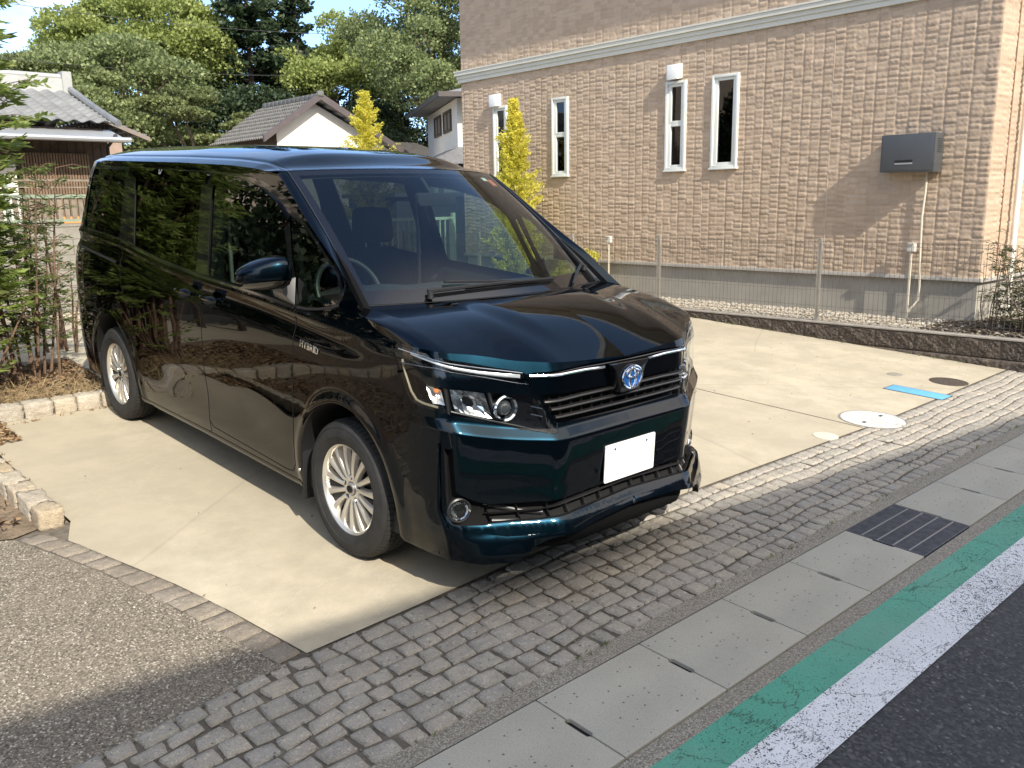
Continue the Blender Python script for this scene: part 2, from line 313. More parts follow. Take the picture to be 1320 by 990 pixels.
# raised kerb stones (rough split granite)
def rough_block(V,F,cx,cy,w,d,h,rot,seed,n=6):
    bm=bmesh.new(); bmesh.ops.create_cube(bm,size=1); bmesh.ops.subdivide_edges(bm,edges=bm.edges[:],cuts=n,use_grid_fill=True)
    c,s=math.cos(rot),math.sin(rot); b0=len(V)
    for v in bm.verts:
        p=v.co*2; q=Vector([x*(1-.05*(p.length_squared-x*x)/2) for x in p]); x,y,z=q.x*w/2,q.y*d/2,(q.z+1)*h/2
        k=noise2(np.array(x*2+seed),np.array(y*2+z*2.3),seed)*.007+random.gauss(0,.0013); x*=1+k*14;y*=1+k*14; z+=k*1.6 if z>0.02 else 0
        V.append((cx+x*c-y*s,cy+x*s+y*c,z-.01))
    for f in bm.faces: F.append([b0+v.index for v in f.verts])
    bm.free()
V=[];F=[];y=1.16
while y<3.0:
    l=random.uniform(.15,.23); rough_block(V,F,-1.765+.02*math.sin(y*2),y+l/2,.115,l-.008,.10,random.uniform(-.03,.03),y*7); y+=l
x=-.66
while x>-3.6:
    l=random.uniform(.13,.21); rough_block(V,F,x-l/2,3.27,l-.008,.12,.115,random.uniform(-.03,.03),x*5); x-=l
o=mesh('kerb',g3a(V),np.array(F),mat_stone('split_granite',[(.50,.42,.30),(.62,.56,.46),(.56,.44,.28),(.58,.52,.43),(.45,.42,.37)]),smooth=False); tag(o,kind='structure')
for p in o.data.polygons: p.use_smooth=True
# ---------------------------------------------------------------- gutter covers, grate, lids (each one liftable)
def mat_cover():
    t=NT('cast_concrete'); a=t.noise(3,5,.6); b=t.noise(220,2,.6); v=t.voro(26); v2=t.voro(75); gi=t.n('ObjectInfo').outputs['Random']
    col=t.ramp(a,[(.3,(.41,.385,.32)),(.7,(.48,.455,.38))]); col=t.mix(t.math('MULTIPLY',gi,.35),col,(.36,.34,.285))
    col=t.mix(t.ramp(b,[(.35,.35),(.6,0)]),col,(.2,.2,.18)); col=t.mix(t.ramp(v,[(.10,.85),(.13,0)]),col,(.10,.10,.09)); col=t.mix(t.ramp(v2,[(.11,.6),(.15,0)]),col,(.14,.14,.13))
    t.base(col); t.set(Roughness=.85,Specular_IOR_Level=.3); t.bump(t.mix(.5,b,t.ramp(v,[(.08,0),(.14,1)])),.003,.7); return t.m
M_cov=mat_cover()
def cover(x0,x1,lab):
    y0,y1=-1.758,-1.368; ym=(y0+y1)/2; e=empty('gutter_cover',lab,'gutter cover',group='concrete gutter covers along the street',mw=Matrix.Translation(g3(x0,y0,-.045))@Matrix.Rotation(TH,4,'X'))
    w_=x1-x0-.005; d=y1-y0; n0,n1=d*.36,d*.64; q=.011
    mb=MB(); mb.prism([(0,0),(w_,0),(w_,n0),(w_-q,n0+.006),(w_-q,n1-.006),(w_,n1),(w_,d),(0,d),(0,n1),(q,n1-.006),(q,n0+.006),(0,n0)],0,.046)
    o=mb.build('slab',M_cov,e,bevel=.004,seg=2); o.matrix_parent_inverse=Matrix.Identity(4)
    return e
js=[-.97-.545*3,-.97-.545*2,-.97-.545,-.97,-.425,.12,.665,1.21]
labs=['concrete gutter cover crossing the bottom edge of the photo','concrete gutter cover at the far lower left, below the frame edge','large grey concrete gutter cover nearest the camera at the bottom centre','grey concrete gutter cover second from the bottom, beside the green line','grey concrete gutter cover midway between the camera and the grate','grey concrete gutter cover third before the steel grate','grey concrete gutter cover touching the near end of the steel grate']
labs=[None,'grey concrete gutter cover cut by the bottom edge, fifth before the steel grate','large grey concrete gutter cover at the bottom centre, fourth before the steel grate','grey concrete gutter cover third before the steel grate, level with the bumper corner','grey concrete gutter cover second before the steel grate','grey concrete gutter cover touching the near end of the steel grate']
for i in range(1,6): cover(js[i+1],js[i+2],labs[i])
far=['grey concrete gutter cover touching the far end of the steel grate','grey concrete gutter cover second beyond the steel grate','grey concrete gutter cover third beyond the grate, at the right edge','grey concrete gutter cover fourth beyond the grate, only its corner in frame']
for i in range(4): cover(1.765+.545*i,1.765+.545*(i+1),far[i])
sheet('gutter_strip',[(-14,-1.368),(js[2]-.004,-1.368),(js[2]-.004,-1.758),(-14,-1.758)],0,M_cov)
# steel grate
ge=empty('drain_grate','dark steel bar grate set between the concrete gutter covers','drain grate',mw=Matrix.Translation(g3(1.213,-1.758,-.045))@Matrix.Rotation(TH,4,'X'))
M_steel=plain('galvanised_dark',(.13,.14,.16),.55,.6,var=.3,sc=30); M_steell=plain('galvanised_light',(.34,.35,.36),.45,.7)
W_,D_=.545,.39; mb=MB(); mb.box((0,0,0),(W_,.006,.044)); mb.box((0,D_-.006,0),(W_,D_,.044)); mb.box((0,.006,0),(.006,D_-.006,.044)); mb.box((W_-.006,.006,0),(W_,D_-.006,.044)); o=mb.build('frame',M_steel,ge)
mb=MB()
for i in range(1,5): y=D_*i/5; mb.box((.006,y-.004,.020),(W_-.006,y+.004,.0445))
mb.build('bearing_bars',M_steell,ge)
mb=MB(); k=58
for i in range(k): x=.010+(W_-.020)*i/(k-1); mb.box((x-.0028,.006,.018),(x+.0028,D_-.006,.043))
mb.build('cross_bars',M_steel,ge)
def disc(name,lab,cat,x,y,r,m,h=.004,rim=None,bumps=False,holes=False,thick=.02):
    e=empty(name,lab,cat,mw=Matrix.Translation(g3(x,y,0))@Matrix.Rotation(TH,4,'X'))
    if rim is not None:
        mb=MB(); mb.lathe([(r+.012,-thick),(r+.012,h-.001),(r+.001,h-.001),(r+.001,-thick)],48); mb.build('rim',rim,e,smooth=True)
    mb=MB(); mb.lathe([(0.0001,h),(r-.004,h),(r-.001,h-.002),(r-.001,-thick)],48); o=mb.build('lid',m,e)
    if bumps:
        mb=MB()
        for i in range(-9,10):
            for j in range(-9,10):
                px,py=i*.021+(j%2)*.0105,j*.021
                if math.hypot(px,py)<r-.03 and not(abs(abs(px)-.13)<.035 and abs(py)<.03): mb.box((px-.006,py-.004,h-.001),(px+.006,py+.004,h+.0025))
        mb.build('tread_studs',m,e)
    if holes:
        for sx in (-1,1): mb=MB(); mb.box((sx*.13-.02,-.012,h-.001),(sx*.13+.02,.012,h+.0015)); mb.build('key_hole',plain('hole_dark',(.03,.03,.03),.8),e)
    return e
M_lidw=plain('worn_white_lid',(.55,.55,.52),.6,var=.25,sc=25,bump=.001); M_iron=plain('rusty_iron',(.075,.06,.048),.75,.2,var=.5,sc=40,bump=.003)
disc('manhole_cover','round off-white manhole cover with studs on the slab edge','manhole cover',3.31,-.52,.225,M_lidw,rim=plain('rim_grey',(.22,.21,.19),.8),bumps=True,holes=True)
disc('drain_cover','dark round iron cover behind the blue lid by the cobbles','drain cover',5.02,-.40,.145,M_iron,rim=M_iron)
disc('access_cap','small grey round cap set in the slab behind the blue lid','access cap',4.92,.03,.07,plain('cap_grey',(.25,.235,.19),.8))
disc('boundary_cap','pale round cap flush in the slab nearest the minivan bumper','access cap',2.65,-.50,.085,plain('cap_pale',(.50,.50,.42),.7))
e=empty('meter_box_lid','sky blue rectangular meter lid set in the concrete slab','meter lid',mw=Matrix.Translation(g3(4.41,-.385,0))@Matrix.Rotation(TH,4,'X'))
mb=MB(); mb.prism([(-.095,-.235),(.095,-.235),(.095,.235),(-.095,.235)],-.02,.005); mb.build('lid',plain('blue_paint',(.13,.40,.66),.5,var=.12,sc=25,bump=.0006),e,bevel=.003)
mb=MB(); mb.box((-.105,-.245,-.02),(-.097,.245,.0035)); mb.box((.097,-.245,-.02),(.105,.245,.0035)); mb.box((-.097,.237,-.02),(.097,.245,.0035)); mb.box((-.097,-.245,-.02),(.097,-.237,.0035)); mb.build('frame',plain('frame_dark',(.06,.06,.055),.8),e)
# ---------------------------------------------------------------- the brick house (local frame: v along the wall, k away from the drive, z up)
B_=.0234
HB=Matrix(((math.cos(B_),math.sin(B_),0,0),(-math.sin(B_),math.cos(B_),0,0),(0,0,1,0),(0,0,0,1)))   # (k,v,z)->world
def hb(k,v,z): return HB@Vector((k,v,z))
def relief(u0,u1,z0,z1,du,holes,seed):
    """split-face siding relief: columns of blocks with staggered courses"""
    rng=np.random.default_rng(seed); nu=int((u1-u0)/du)+1; nz_=int((z1-z0)/du)+1; u=np.linspace(u0,u1,nu); z=np.linspace(z0,z1,nz_); U,Z=np.meshgrid(u,z,indexing='ij')
    cw=.128; ci=np.floor(u/cw).astype(int); H=np.zeros_like(U); cl,ch=ci.min(),ci.max()
    rows={}
    base=np.arange(-1,12,.060)
    for c in range(cl,ch+1):
        b=base+rng.normal(0,.005,len(base))+rng.uniform(-.02,.02); hb_=rng.uniform(-.0035,.0035,len(b)+1); tl=rng.normal(0,.05,len(b)+1); rows[c]=(b,hb_,tl)
    for c in range(cl,ch+1):
        I=np.where(ci==c)[0]; b,hh,tl=rows[c]; k=np.searchsorted(b,z); lo=b[np.clip(k-1,0,len(b)-1)];hi=b[np.clip(k,0,len(b)-1)]
        dz=np.minimum(z-lo,hi-z)[None,:]; uu=u[I][:,None]-c*cw; dx=np.minimum(uu,cw-uu)
        grp=.007 if c%3==0 else 0; d=np.minimum(dz,dx-np.where(uu<cw/2,grp*.4,0)); d=np.clip(d,0,None)
        H[I]=.0105*(1-np.exp(-(d/.0055)**1.5))+hh[k][None,:]*(d>.006)+tl[k][None,:]*((z-(lo+hi)/2))[None,:]*(d>.004)
    nn=.0022*noise2(U*1.9,Z*2.1,seed)+.0018*noise2(U*4.3,Z*3.7,seed+3)+rng.normal(0,.0007,U.shape)
    H=H+nn*(H>.004); H=H*np.clip(np.minimum(U-u0,u1-U)/.012,0,1)
    F=[]; idx=np.arange(nu*nz_).reshape(nu,nz_); a=idx[:-1,:-1];b=idx[1:,:-1];c2=idx[1:,1:];d2=idx[:-1,1:]
    cu=(u[:-1]+u[1:])/2;cz=(z[:-1]+z[1:])/2; keep=np.ones((nu-1,nz_-1),bool)
    for h in holes: keep&=~((cu[:,None]>h[0])&(cu[:,None]<h[1])&(cz[None,:]>h[2])&(cz[None,:]<h[3]))
    F=np.stack([a[keep],b[keep],c2[keep],d2[keep]],1)
    return U.ravel(),Z.ravel(),H.ravel(),F
def mat_siding():
    t=NT('split_face_siding'); a=t.noise(2.2,5,.6); b=t.noise(60,4,.7); br=t.n('TexWhiteNoise'); 
    mp_=t.co((1,7.81,15.6),world=True); fl=t.n('VectorMath'); fl.operation='FLOOR'; t.l(mp_,fl.inputs[0]); t.l(fl.outputs[0],br.inputs['Vector'])
    col=t.ramp(br.outputs['Value'],[(0,(.43,.33,.237)),(.5,(.48,.37,.27)),(1,(.53,.415,.305))]); col=t.mix(t.ramp(b,[(.3,.3),(.6,0)]),col,(.30,.225,.16)); col=t.mix(t.ramp(a,[(.4,0),(.75,.25)]),col,(.42,.33,.25))
    t.base(col); t.set(Roughness=.85,Specular_IOR_Level=.25); t.bump(b,.003,.6); return t.m
M_sid=mat_siding(); M_trimw=plain('cornice_paint',(.60,.59,.51),.5,var=.04); M_found=plain('foundation_render',(.33,.31,.265),.85,var=.12,sc=3,bump=.003,bsc=90)
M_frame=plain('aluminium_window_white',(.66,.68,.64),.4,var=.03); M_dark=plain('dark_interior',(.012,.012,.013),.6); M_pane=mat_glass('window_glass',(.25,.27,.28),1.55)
HV0,HV1,HK0,HK1,HZ=.27,8.9,7.0,15.0,6.1
wins=[(3.30,3.70,1.97,3.12,1),(4.115,4.45,1.97,3.12,2),(6.31,6.655,1.97,3.125,2),(7.70,8.04,1.97,3.12,2)]
he=empty('house','two-storey house clad in beige split-face block with a pale cornice','house',loc=(0,0,0))
def hpart(name,mbx,m,parent=he,**k):
    mbx.V=[tuple(hb(x,y,z)) for x,y,z in mbx.V]; return mbx.build(name,m,parent,**k)
holes=[(a+.02,b-.02,c+.02,d-.02) for a,b,c,d,_ in wins]
U,Z,H,F=relief(HV0,HV1,.70,3.62,.0135,holes,3); K=HK0-H; Pw=np.stack([K*math.cos(B_)+U*math.sin(B_),-K*math.sin(B_)+U*math.cos(B_),Z],1)
mesh('wall',Pw,F,M_sid,he,smooth=True)
U,Z,H,F=relief(HV0,HV1,3.74,5.2,.0165,[],4); K=HK0-H; Pw=np.stack([K*math.cos(B_)+U*math.sin(B_),-K*math.sin(B_)+U*math.cos(B_),Z],1)
mesh('upper_wall',Pw,F,M_sid,he,smooth=True)
U,Z,H,F=relief(HK0+.0,HK0+1.6,.70,5.2,.0165,[],5); V_=HV0-H; Pw=np.stack([U*math.cos(B_)+V_*math.sin(B_),-U*math.sin(B_)+V_*math.cos(B_),Z],1)
mesh('end_wall',Pw,F[:,::-1],M_sid,he,smooth=True)
mb=MB(); mb.box((HK0+.045,HV0+.045,.3),(HK1,HV1,5.2)) if False else None
mb=MB(); mb.box((HK0+.10,HV0+.03,.68),(HK1,HV1-.01,5.19)); mb.box((HK0+.002,HV0+.002,5.2),(HK1,HV1,HZ)); mb.box((HK0+.003,HV0+.03,3.60),(HK0+.1,HV1-.01,3.76)); hpart('wall_core',mb,plain('siding_plain',(.47,.365,.275),.85))
for a,b,c,d,_ in wins:   # near-black boxes below stand in for the unlit rooms behind the panes
    pass
mb=MB(); mb.box((HK0+.03,HV0+.03,-.2),(HK1-.03,HV1-.03,.678)); hpart('foundation',mb,M_found)
mb=MB(); mb.box((HK0-.022,HV0-.022,.672),(HK0+.05,HV1+.02,.715)); mb.box((HK0+.05,HV0-.022,.672),(HK1,HV0+.02,.715)); hpart('drip_flashing',mb,plain('flashing_grey',(.42,.40,.36),.5,.2),bevel=.003)
mb=MB()
for k0,z0,z1 in ((.040,3.585,3.645),(.055,3.645,3.70),(.085,3.70,3.755),(.095,3.755,3.775)):
    mb.box((HK0-k0,HV0-k0,z0),(HK0+.02,HV1+k0,z1-.0005)); mb.box((HK0+.02,HV0-k0,z0),(HK0+2.2,HV0+.02,z1-.0005))
hpart('cornice',mb,M_trimw)
for a,b,c,d,np_ in wins:
    mb=MB(); t=.034; k0,k1=HK0-.045,HK0+.03
    mb.box((k0,a,c),(k1,a+t,d)); mb.box((k0,b-t,c),(k1,b,d)); mb.box((k0,a+t,d-t),(k1,b-t,d)); mb.box((k0,a+t,c),(k1,b-t,c+t)); mb.box((k0-.012,a-.015,c-.02),(k1,b+.015,c+.001))
    wf=hpart('window',mb,M_frame,bevel=.003)
    mb=MB(); s=.052; k0,k1=HK0-.022,HK0+.02; a2,b2,c2,d2=a+t,b-t,c+t,d-t
    zz=[(c2,d2)] if np_==1 else [(c2,c2+(d2-c2)*.53),(c2+(d2-c2)*.53,d2)]
    for z0,z1 in zz: mb.box((k0,a2,z0),(k1,a2+s,z1)); mb.box((k0,b2-s,z0),(k1,b2,z1)); mb.box((k0,a2+s,z1-s*.7),(k1,b2-s,z1)); mb.box((k0,a2+s,z0),(k1,b2-s,z0+s*.7))
    hpart('sash',mb,M_frame,wf,bevel=.003)
    mb=MB(); mb.box((HK0+.0,a2+.01,c2+.01),(HK0+.004,b2-.01,d2-.01)); hpart('pane',mb,M_pane,wf)
    mb=MB(); mb.box((HK0+.05,a2,c2),(HK0+.098,b2,d2)); hpart('unlit_room_box',mb,M_dark,wf)  # near-black box: the darkness of the unlit room put into its colour
for v in (2.048,3.84,5.632,7.424):
    mb=MB(); mb.box((HK0-.0105,v-.005,.72),(HK0+.002,v+.005,3.585)); hpart('sealant_joint',mb,plain('sealant_beige',(.52,.42,.33),.7,var=.06))
for v,z in ((4.285,3.24),(7.95,3.22)):
    mb=MB(); mb.prism([(-.09,0),(.09,0),(.09,.19),(-.09,.19)],0,.12,f=lambda x,y,q:(HK0-.005-q,v+x,z-.09+y-(.02*(q>.05)))); hpart('vent_hood',mb,plain('hood_white',(.78,.79,.78),.4,var=.03),bevel=.012)
mb=MB(); mb.tube([hb(7.60,.19,.2),hb(7.60,.19,5.9)],.032,14); o=mb.build('downpipe',plain('pipe_cream',(.80,.76,.68),.4),he,smooth=True)
mb=MB(); mb.box((7.37,HV0-.016,.72),(7.392,HV0+.01,5.9)); hpart('expansion_joint',mb,plain('joint_brown',(.22,.12,.08),.8))
mb=MB(); mb.box((HK0-.60,HV0-.6,6.08),(HK1+.6,HV1+.6,6.22)); mb.box((HK0-.66,HV0-.66,6.10),(HK0-.602,HV1+.66,6.20)); hpart('eaves',mb,plain('eaves_white',(.6,.58,.52),.6))
mb=MB(); A=[(HK0-.6,HV0-.6),(HK1+.6,HV0-.6),(HK1+.6,HV1+.6),(HK0-.6,HV1+.6)]; V=[(x,y,6.22) for x,y in A]+[(10.,4.0,8.0),(12.,5.2,8.0)]
mb.add(V,[(0,1,5,4),(1,2,5),(2,3,4,5),(3,0,4),(3,2,1,0)]); hpart('roof',mb,plain('slate_grey',(.11,.11,.12),.7,var=.2,sc=8))
# wall equipment
M_box=plain('box_charcoal',(.085,.09,.095),.45,.2,var=.06)
e=empty('equipment_box','dark grey equipment box mounted high on the beige house wall','equipment box',loc=(0,0,0))
mb=MB(); mb.prism([(.745,1.815),(1.325,1.83),(1.325,2.22),(.745,2.22)],0,.205,f=lambda x,y,q:(HK0-.015-q,x,y)); hpart('casing',mb,M_box,e,bevel=.008); mb=MB(); mb.prism([(.765,1.835),(1.305,1.85),(1.305,2.20),(.765,2.20)],.206,.211,f=lambda x,y,q:(HK0-.015-q,x,y)); hpart('front_panel',mb,M_box,e,bevel=.002)
mb=MB(); mb.box((HK0-.231,.97,1.925),(HK0-.2265,1.16,1.95)); hpart('label_strip',mb,plain('label_dark',(.02,.02,.022),.3),e); mb=MB(); mb.box((HK0-.231,.97,1.905),(HK0-.2265,1.16,1.922)); hpart('label_plate',mb,plain('label_grey',(.30,.31,.32),.4),e)
mb=MB()
for i in range(7): mb.box((HK0-.17,.742,2.02+i*.022),(HK0-.06,.7445,2.028+i*.022))
hpart('side_louvres',mb,plain('louvre',(.03,.03,.03),.6),e)
M_pipe=plain('conduit_cream',(.58,.53,.43),.5,var=.08)
mb=MB(); mb.tube([hb(HK0-.05,.88,1.83),hb(HK0-.05,.885,1.6),hb(HK0-.05,.90,1.35),hb(HK0-.05,.89,1.0),hb(HK0-.05,.87,.60),hb(HK0-.06,.87,.45),hb(HK0-.08,.93,.36),hb(HK0-.10,.98,.27)],.012,10); mb.build('conduit',M_pipe,e,smooth=True)
def outlet(v,lab):
    e=empty('outlet_post',lab,'outlet post',loc=hb(HK0-.12,v,.24),group='cream outlet posts along the house wall'); b=hb(HK0-.12,v,0)
    mb=MB(); mb.tube([b+Vector((0,0,.24)),b+Vector((0,0,.99))],.014,12); o=mb.build('post',M_pipe,smooth=True); o.parent=e; o.matrix_parent_inverse=e.matrix_world.inverted()
    mb=MB(); mb.box((b.x-.035,b.y-.045,.98),(b.x+.035,b.y+.045,1.06)); mb.box((b.x-.05,b.y-.04,1.055),(b.x+.035,b.y+.04,1.075)); o=mb.build('outlet_box',plain('outlet_grey',(.55,.53,.48),.5),bevel=.006); o.parent=e; o.matrix_parent_inverse=e.matrix_world.inverted()
outlet(.955,'cream pipe post with small grey outlet box under the dark equipment box'); outlet(5.38,'cream pipe post with grey outlet box behind the bonnet end of the fence')
# ---------------------------------------------------------------- split-face block border wall, pebbles, mesh fence
M_blk=NT('split_block'); t=M_blk; a=t.noise(14,6,.75); b=t.noise(120,3,.7); t.base(t.mix(t.ramp(b,[(.35,.6),(.65,0)]),t.ramp(a,[(.3,(.09,.075,.06)),(.55,(.17,.14,.115)),(.8,(.30,.25,.205))]),(.035,.03,.025))); t.set(Roughness=.9,Specular_IOR_Level=.2); t.bump(b,.008,.9); M_blk=M_blk.m
e=empty('block_wall','low brown split-face block wall along the parking slab','low wall',loc=(0,0,0))
def split_face(y0,y1,z0,z1,x,du,amp,seed,courses):
    ny=int((y1-y0)/du)+1; nz_=max(3,int((z1-z0)/du)+1); Y,Z=np.meshgrid(np.linspace(y0,y1,ny),np.linspace(z0,z1,nz_),indexing='ij'); rng=np.random.default_rng(seed)
    g=np.zeros_like(Y)
    for k,(a_,f_) in enumerate(((.5,5.1),(.3,11.7),(.25,23.1),(.2,41.))): g+=a_*np.sin(Y*f_*3.1+k*2+Z*f_*1.3)*np.sin(Z*f_*4.3+Y*f_*.9+seed+k)
    g+=rng.normal(0,.35,g.shape); bl=(Y-y0)/.40; d=np.abs(bl-np.round(bl))*.40; ed=np.minimum(np.minimum(Z-z0,z1-Z),d)
    X=x-amp*g*np.clip(ed/.02,0,1)-.012*(1-np.exp(-ed/.008)); idx=np.arange(ny*nz_).reshape(ny,nz_)
    F=np.stack([idx[:-1,:-1].ravel(),idx[:-1,1:].ravel(),idx[1:,1:].ravel(),idx[1:,:-1].ravel()],1); return np.stack([X.ravel(),Y.ravel(),Z.ravel()],1),F
V1,F1=split_face(-1.28,9.0,.055,.238,6.005,.009,.013,1,1); mesh('upper_course',V1,F1,M_blk,e,smooth=True)
V1,F1=split_face(-1.28,9.0,-.14,.052,5.99,.012,.010,2,1); mesh('lower_course',V1,F1,M_blk,e,smooth=True)
mb=MB(); mb.box((5.985,-1.28,.2385),(6.12,9.0,.255)); mb.build('cap',plain('cap_concrete',(.27,.25,.22),.85,var=.2,sc=9,bump=.003),e,bevel=.004)
mb=MB(); mb.box((6.006,-1.28,-.2),(6.119,9.0,.2384)); mb.build('core',M_blk,e)
M_bed=plain('gravel_base',(.33,.30,.25),.95,var=.3,sc=25,bump=.01)
o=mesh('gravel_bed',[(6.12,-1.28,.225),(9.6,-1.28,.225),(9.6,.32,.225),(7.1,.32,.225),(7.1,9.0,.225),(6.12,9.0,.225)],[range(6)],M_bed); tag(o,kind='structure')
def scatter_pebbles(n,fx,fy_,fz,size,m,name,lab,cat,kind='stuff',flat=.6):
    ico=bmesh.new(); bmesh.ops.create_icosphere(ico,subdivisions=1,radius=1); iv=np.array([v.co[:] for v in ico.verts]); ff=np.array([[v.index for v in f.verts] for f in ico.faces]); ico.free()
    nv=len(iv); V=np.empty((n,nv,3)); 
    for i in range(n):
        s=size*RNG.uniform(.55,1.25)*RNG.uniform(.75,1.25,3); s[2]*=flat; a=RNG.uniform(0,6.28); c,sn=math.cos(a),math.sin(a); v=iv*s*(1+RNG.normal(0,.08,(nv,1))); x=fx();y=fy_()
        V[i]=np.stack([v[:,0]*c-v[:,1]*sn+x,v[:,0]*sn+v[:,1]*c+y,v[:,2]+fz(x,y)],1)
    F=(ff[None]+np.arange(n)[:,None,None]*nv).reshape(-1,3); o=mesh(name,V.reshape(-1,3),F,m,smooth=True); return tag(o,lab,cat,kind=kind)
M_peb=mat_stone('pale_pebbles',[(.42,.36,.27),(.62,.56,.45),(.72,.68,.60),(.55,.46,.34),(.66,.63,.58)],sc=2)
scatter_pebbles(9000,lambda:RNG.uniform(6.13,7.02),lambda:-1.2+8.0*RNG.uniform(0,1)**1.15,lambda x,y:.226+RNG.uniform(0,.022),.020,M_peb,'pebbles','pale mixed pebbles filling the strip between fence and house','pebbles')
M_mul=mat_stone('dark_mulch',[(.07,.05,.035),(.13,.10,.07),(.20,.16,.11)])
scatter_pebbles(2200,lambda:RNG.uniform(6.13,7.6),lambda:RNG.uniform(-1.2,.35),lambda x,y:.235+RNG.uniform(0,.03),.022,M_mul,'bark_mulch','dark bark mulch under the shrub by the house corner','mulch',flat=.35)
M_fen=plain('fence_galvanised',(.34,.32,.28),.5,.3,var=.08)
M_wirep=plain('wire_brown_grey',(.10,.085,.07),.5,.3,var=.08)
fe_=empty('mesh_fence','thin grey wire mesh fence on posts above the low block wall','fence',loc=(0,0,0))
posts=[-.85,1.42,3.585,5.08,7.05,9.0]
for y in posts:
    mb=MB(); mb.box((6.055,y-.017,.252),(6.097,y+.017,1.13)); mb.box((6.05,y-.021,1.13),(6.102,y+.021,1.142)); mb.build('post',M_fen,fe_)
for y0,y1 in zip(posts[:-1],posts[1:]):
    mb=MB(); n=int((y1-y0-.05)/.05)
    for i in range(n+1):
        y=y0+.025+(y1-y0-.05)*i/n; mb.tube([(6.05,y,.30),(6.05,y,1.115)],.0022,4,cap=False)
    for z in (1.11,1.075,.93,.76,.59,.42,.345,.31): mb.tube([(6.0465,y0+.02,z),(6.0465,y1-.02,z)],.0016,4,cap=False)
    mb.build('mesh_panel',M_wirep,fe_)

# ---------------------------------------------------------------- vegetation
def leafmesh(name,P,D,size,m,parent=None,asp=.45,fold=.15,N_=None):
    """many single leaves: P centres, D pointing directions; each leaf a folded four-point blade"""
    n=len(P); P=np.asarray(P);D=np.asarray(D); D=D/(np.linalg.norm(D,axis=1,keepdims=True)+1e-9)
    r=RNG.normal(size=(n,3)) if N_ is None else N_; W=np.cross(D,r); W/=np.linalg.norm(W,axis=1,keepdims=True)+1e-9; Nn=np.cross(D,W)
    s=np.asarray(size)*RNG.uniform(.7,1.25,n) if np.ndim(size)==0 else size; s=s[:,None]
    V=np.stack([P-D*s*.5,P+W*s*asp*.5+Nn*s*fold-D*s*.05,P+D*s*.5-Nn*s*.05,P-W*s*asp*.5+Nn*s*fold-D*s*.05],1)
    F=np.arange(4*n).reshape(n,4); return mesh(name,V.reshape(-1,3),F,m,parent)
def lobes_crown(cx,cy,cz,rx,ry,rz,nl,n,size,lobe=.34,flat=.8,up=.25,seed=0,bottom=-.75):
    rg=np.random.default_rng(seed); P=[];D=[]
    cen=[]
    while len(cen)<nl:
        v=rg.normal(size=3); v/=np.linalg.norm(v)
        if v[2]<bottom: continue
        rad=rg.uniform(.45,.88); cen.append((v*rad,rg.uniform(.6,1.25)*lobe))
    wts=np.array([c[1]**2 for c in cen]); wts/=wts.sum(); cnt=rg.multinomial(n,wts)
    for (c,r),k in zip(cen,cnt):
        v=rg.normal(size=(k,3)); v/=np.linalg.norm(v,axis=1,keepdims=True); v[:,2]=np.where(rg.random(k)<.6,np.abs(v[:,2]),v[:,2])
        rr=r*(rg.uniform(.45,1.08,k)**.5)*(1+.18*np.sin(v[:,0]*7+c[0]*9)*np.sin(v[:,1]*8+v[:,2]*5)); q=c+v*rr[:,None]*np.array([1,1,flat]); P.append(q*np.array([rx,ry,rz])+np.array([cx,cy,cz]))
        d=rg.normal(size=(k,3))*.7+v*.8; d[:,2]+=up; D.append(d)
    return np.concatenate(P),np.concatenate(D),[(Vector((c[0]*rx+cx,c[1]*ry+cy,c[2]*rz+cz))) for c,_ in cen]
M_bark=plain('bark',(.13,.095,.07),.9,var=.4,sc=9,bump=.02,bsc=30); M_barkd=plain('bark_dark',(.05,.038,.03),.9,var=.4,sc=9)
LF_b=mat_leaf('leaf_bright',[(.22,.27,.06),(.36,.42,.14),(.48,.53,.21)],.5); LF_m=mat_leaf('leaf_mid',[(.14,.18,.075),(.24,.29,.12),(.36,.41,.18)],.45)
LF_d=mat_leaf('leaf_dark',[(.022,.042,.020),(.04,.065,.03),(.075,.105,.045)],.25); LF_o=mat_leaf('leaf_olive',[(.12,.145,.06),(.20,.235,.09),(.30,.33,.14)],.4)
def tree(lab,x,y,h,rx,rz,mleaf,n,size,seed,nl=26,lobe=.34,zc=None,flat=.8,cat='tree',name='broadleaf_tree',bottom=-.75,tr=.28,bark=None):
    n=int(n*2.1); size=size*.62; e=empty(name,lab,cat,loc=(x,y,ZL-.05),group='trees behind the houses'); zc=zc or (h-rz*.98)
    P_,D_,cs=lobes_crown(0,0,zc,rx,rx*.9,rz,nl,n,size,lobe,flat,seed=seed,bottom=bottom)
    leafmesh('crown',P_,D_,size,mleaf,e,asp=.75,fold=.12)
    rg=random.Random(seed); mb=MB(); top=Vector((rg.uniform(-.3,.3),rg.uniform(-.3,.3),zc*.9))
    mb.tube([(0,0,0),(.05,.02,zc*.3),(top.x*.6,top.y*.6,zc*.6),top],[tr,tr*.8,tr*.6,tr*.3],8)
    for c in cs[:12]:
        a=Vector((top.x*.4,top.y*.4,rg.uniform(.3,.75)*zc)); md=a.lerp(c,.5)+Vector((0,0,.25)); mb.tube([a,md,c],[tr*.35,tr*.22,tr*.08],5)
    mb.build('trunk',bark or M_bark,e,smooth=True); return e
tree('large domed bright green tree, tallest behind the left tiled roof',13.2,38,11.2,5.0,3.6,LF_b,30000,.26,11,nl=55,lobe=.27,bottom=-.3)
tree('broad dull green tree spreading low behind the tiled roof end, under the domed tree',9.8,33,8.0,4.6,2.8,LF_m,20000,.23,12,nl=34,lobe=.3)
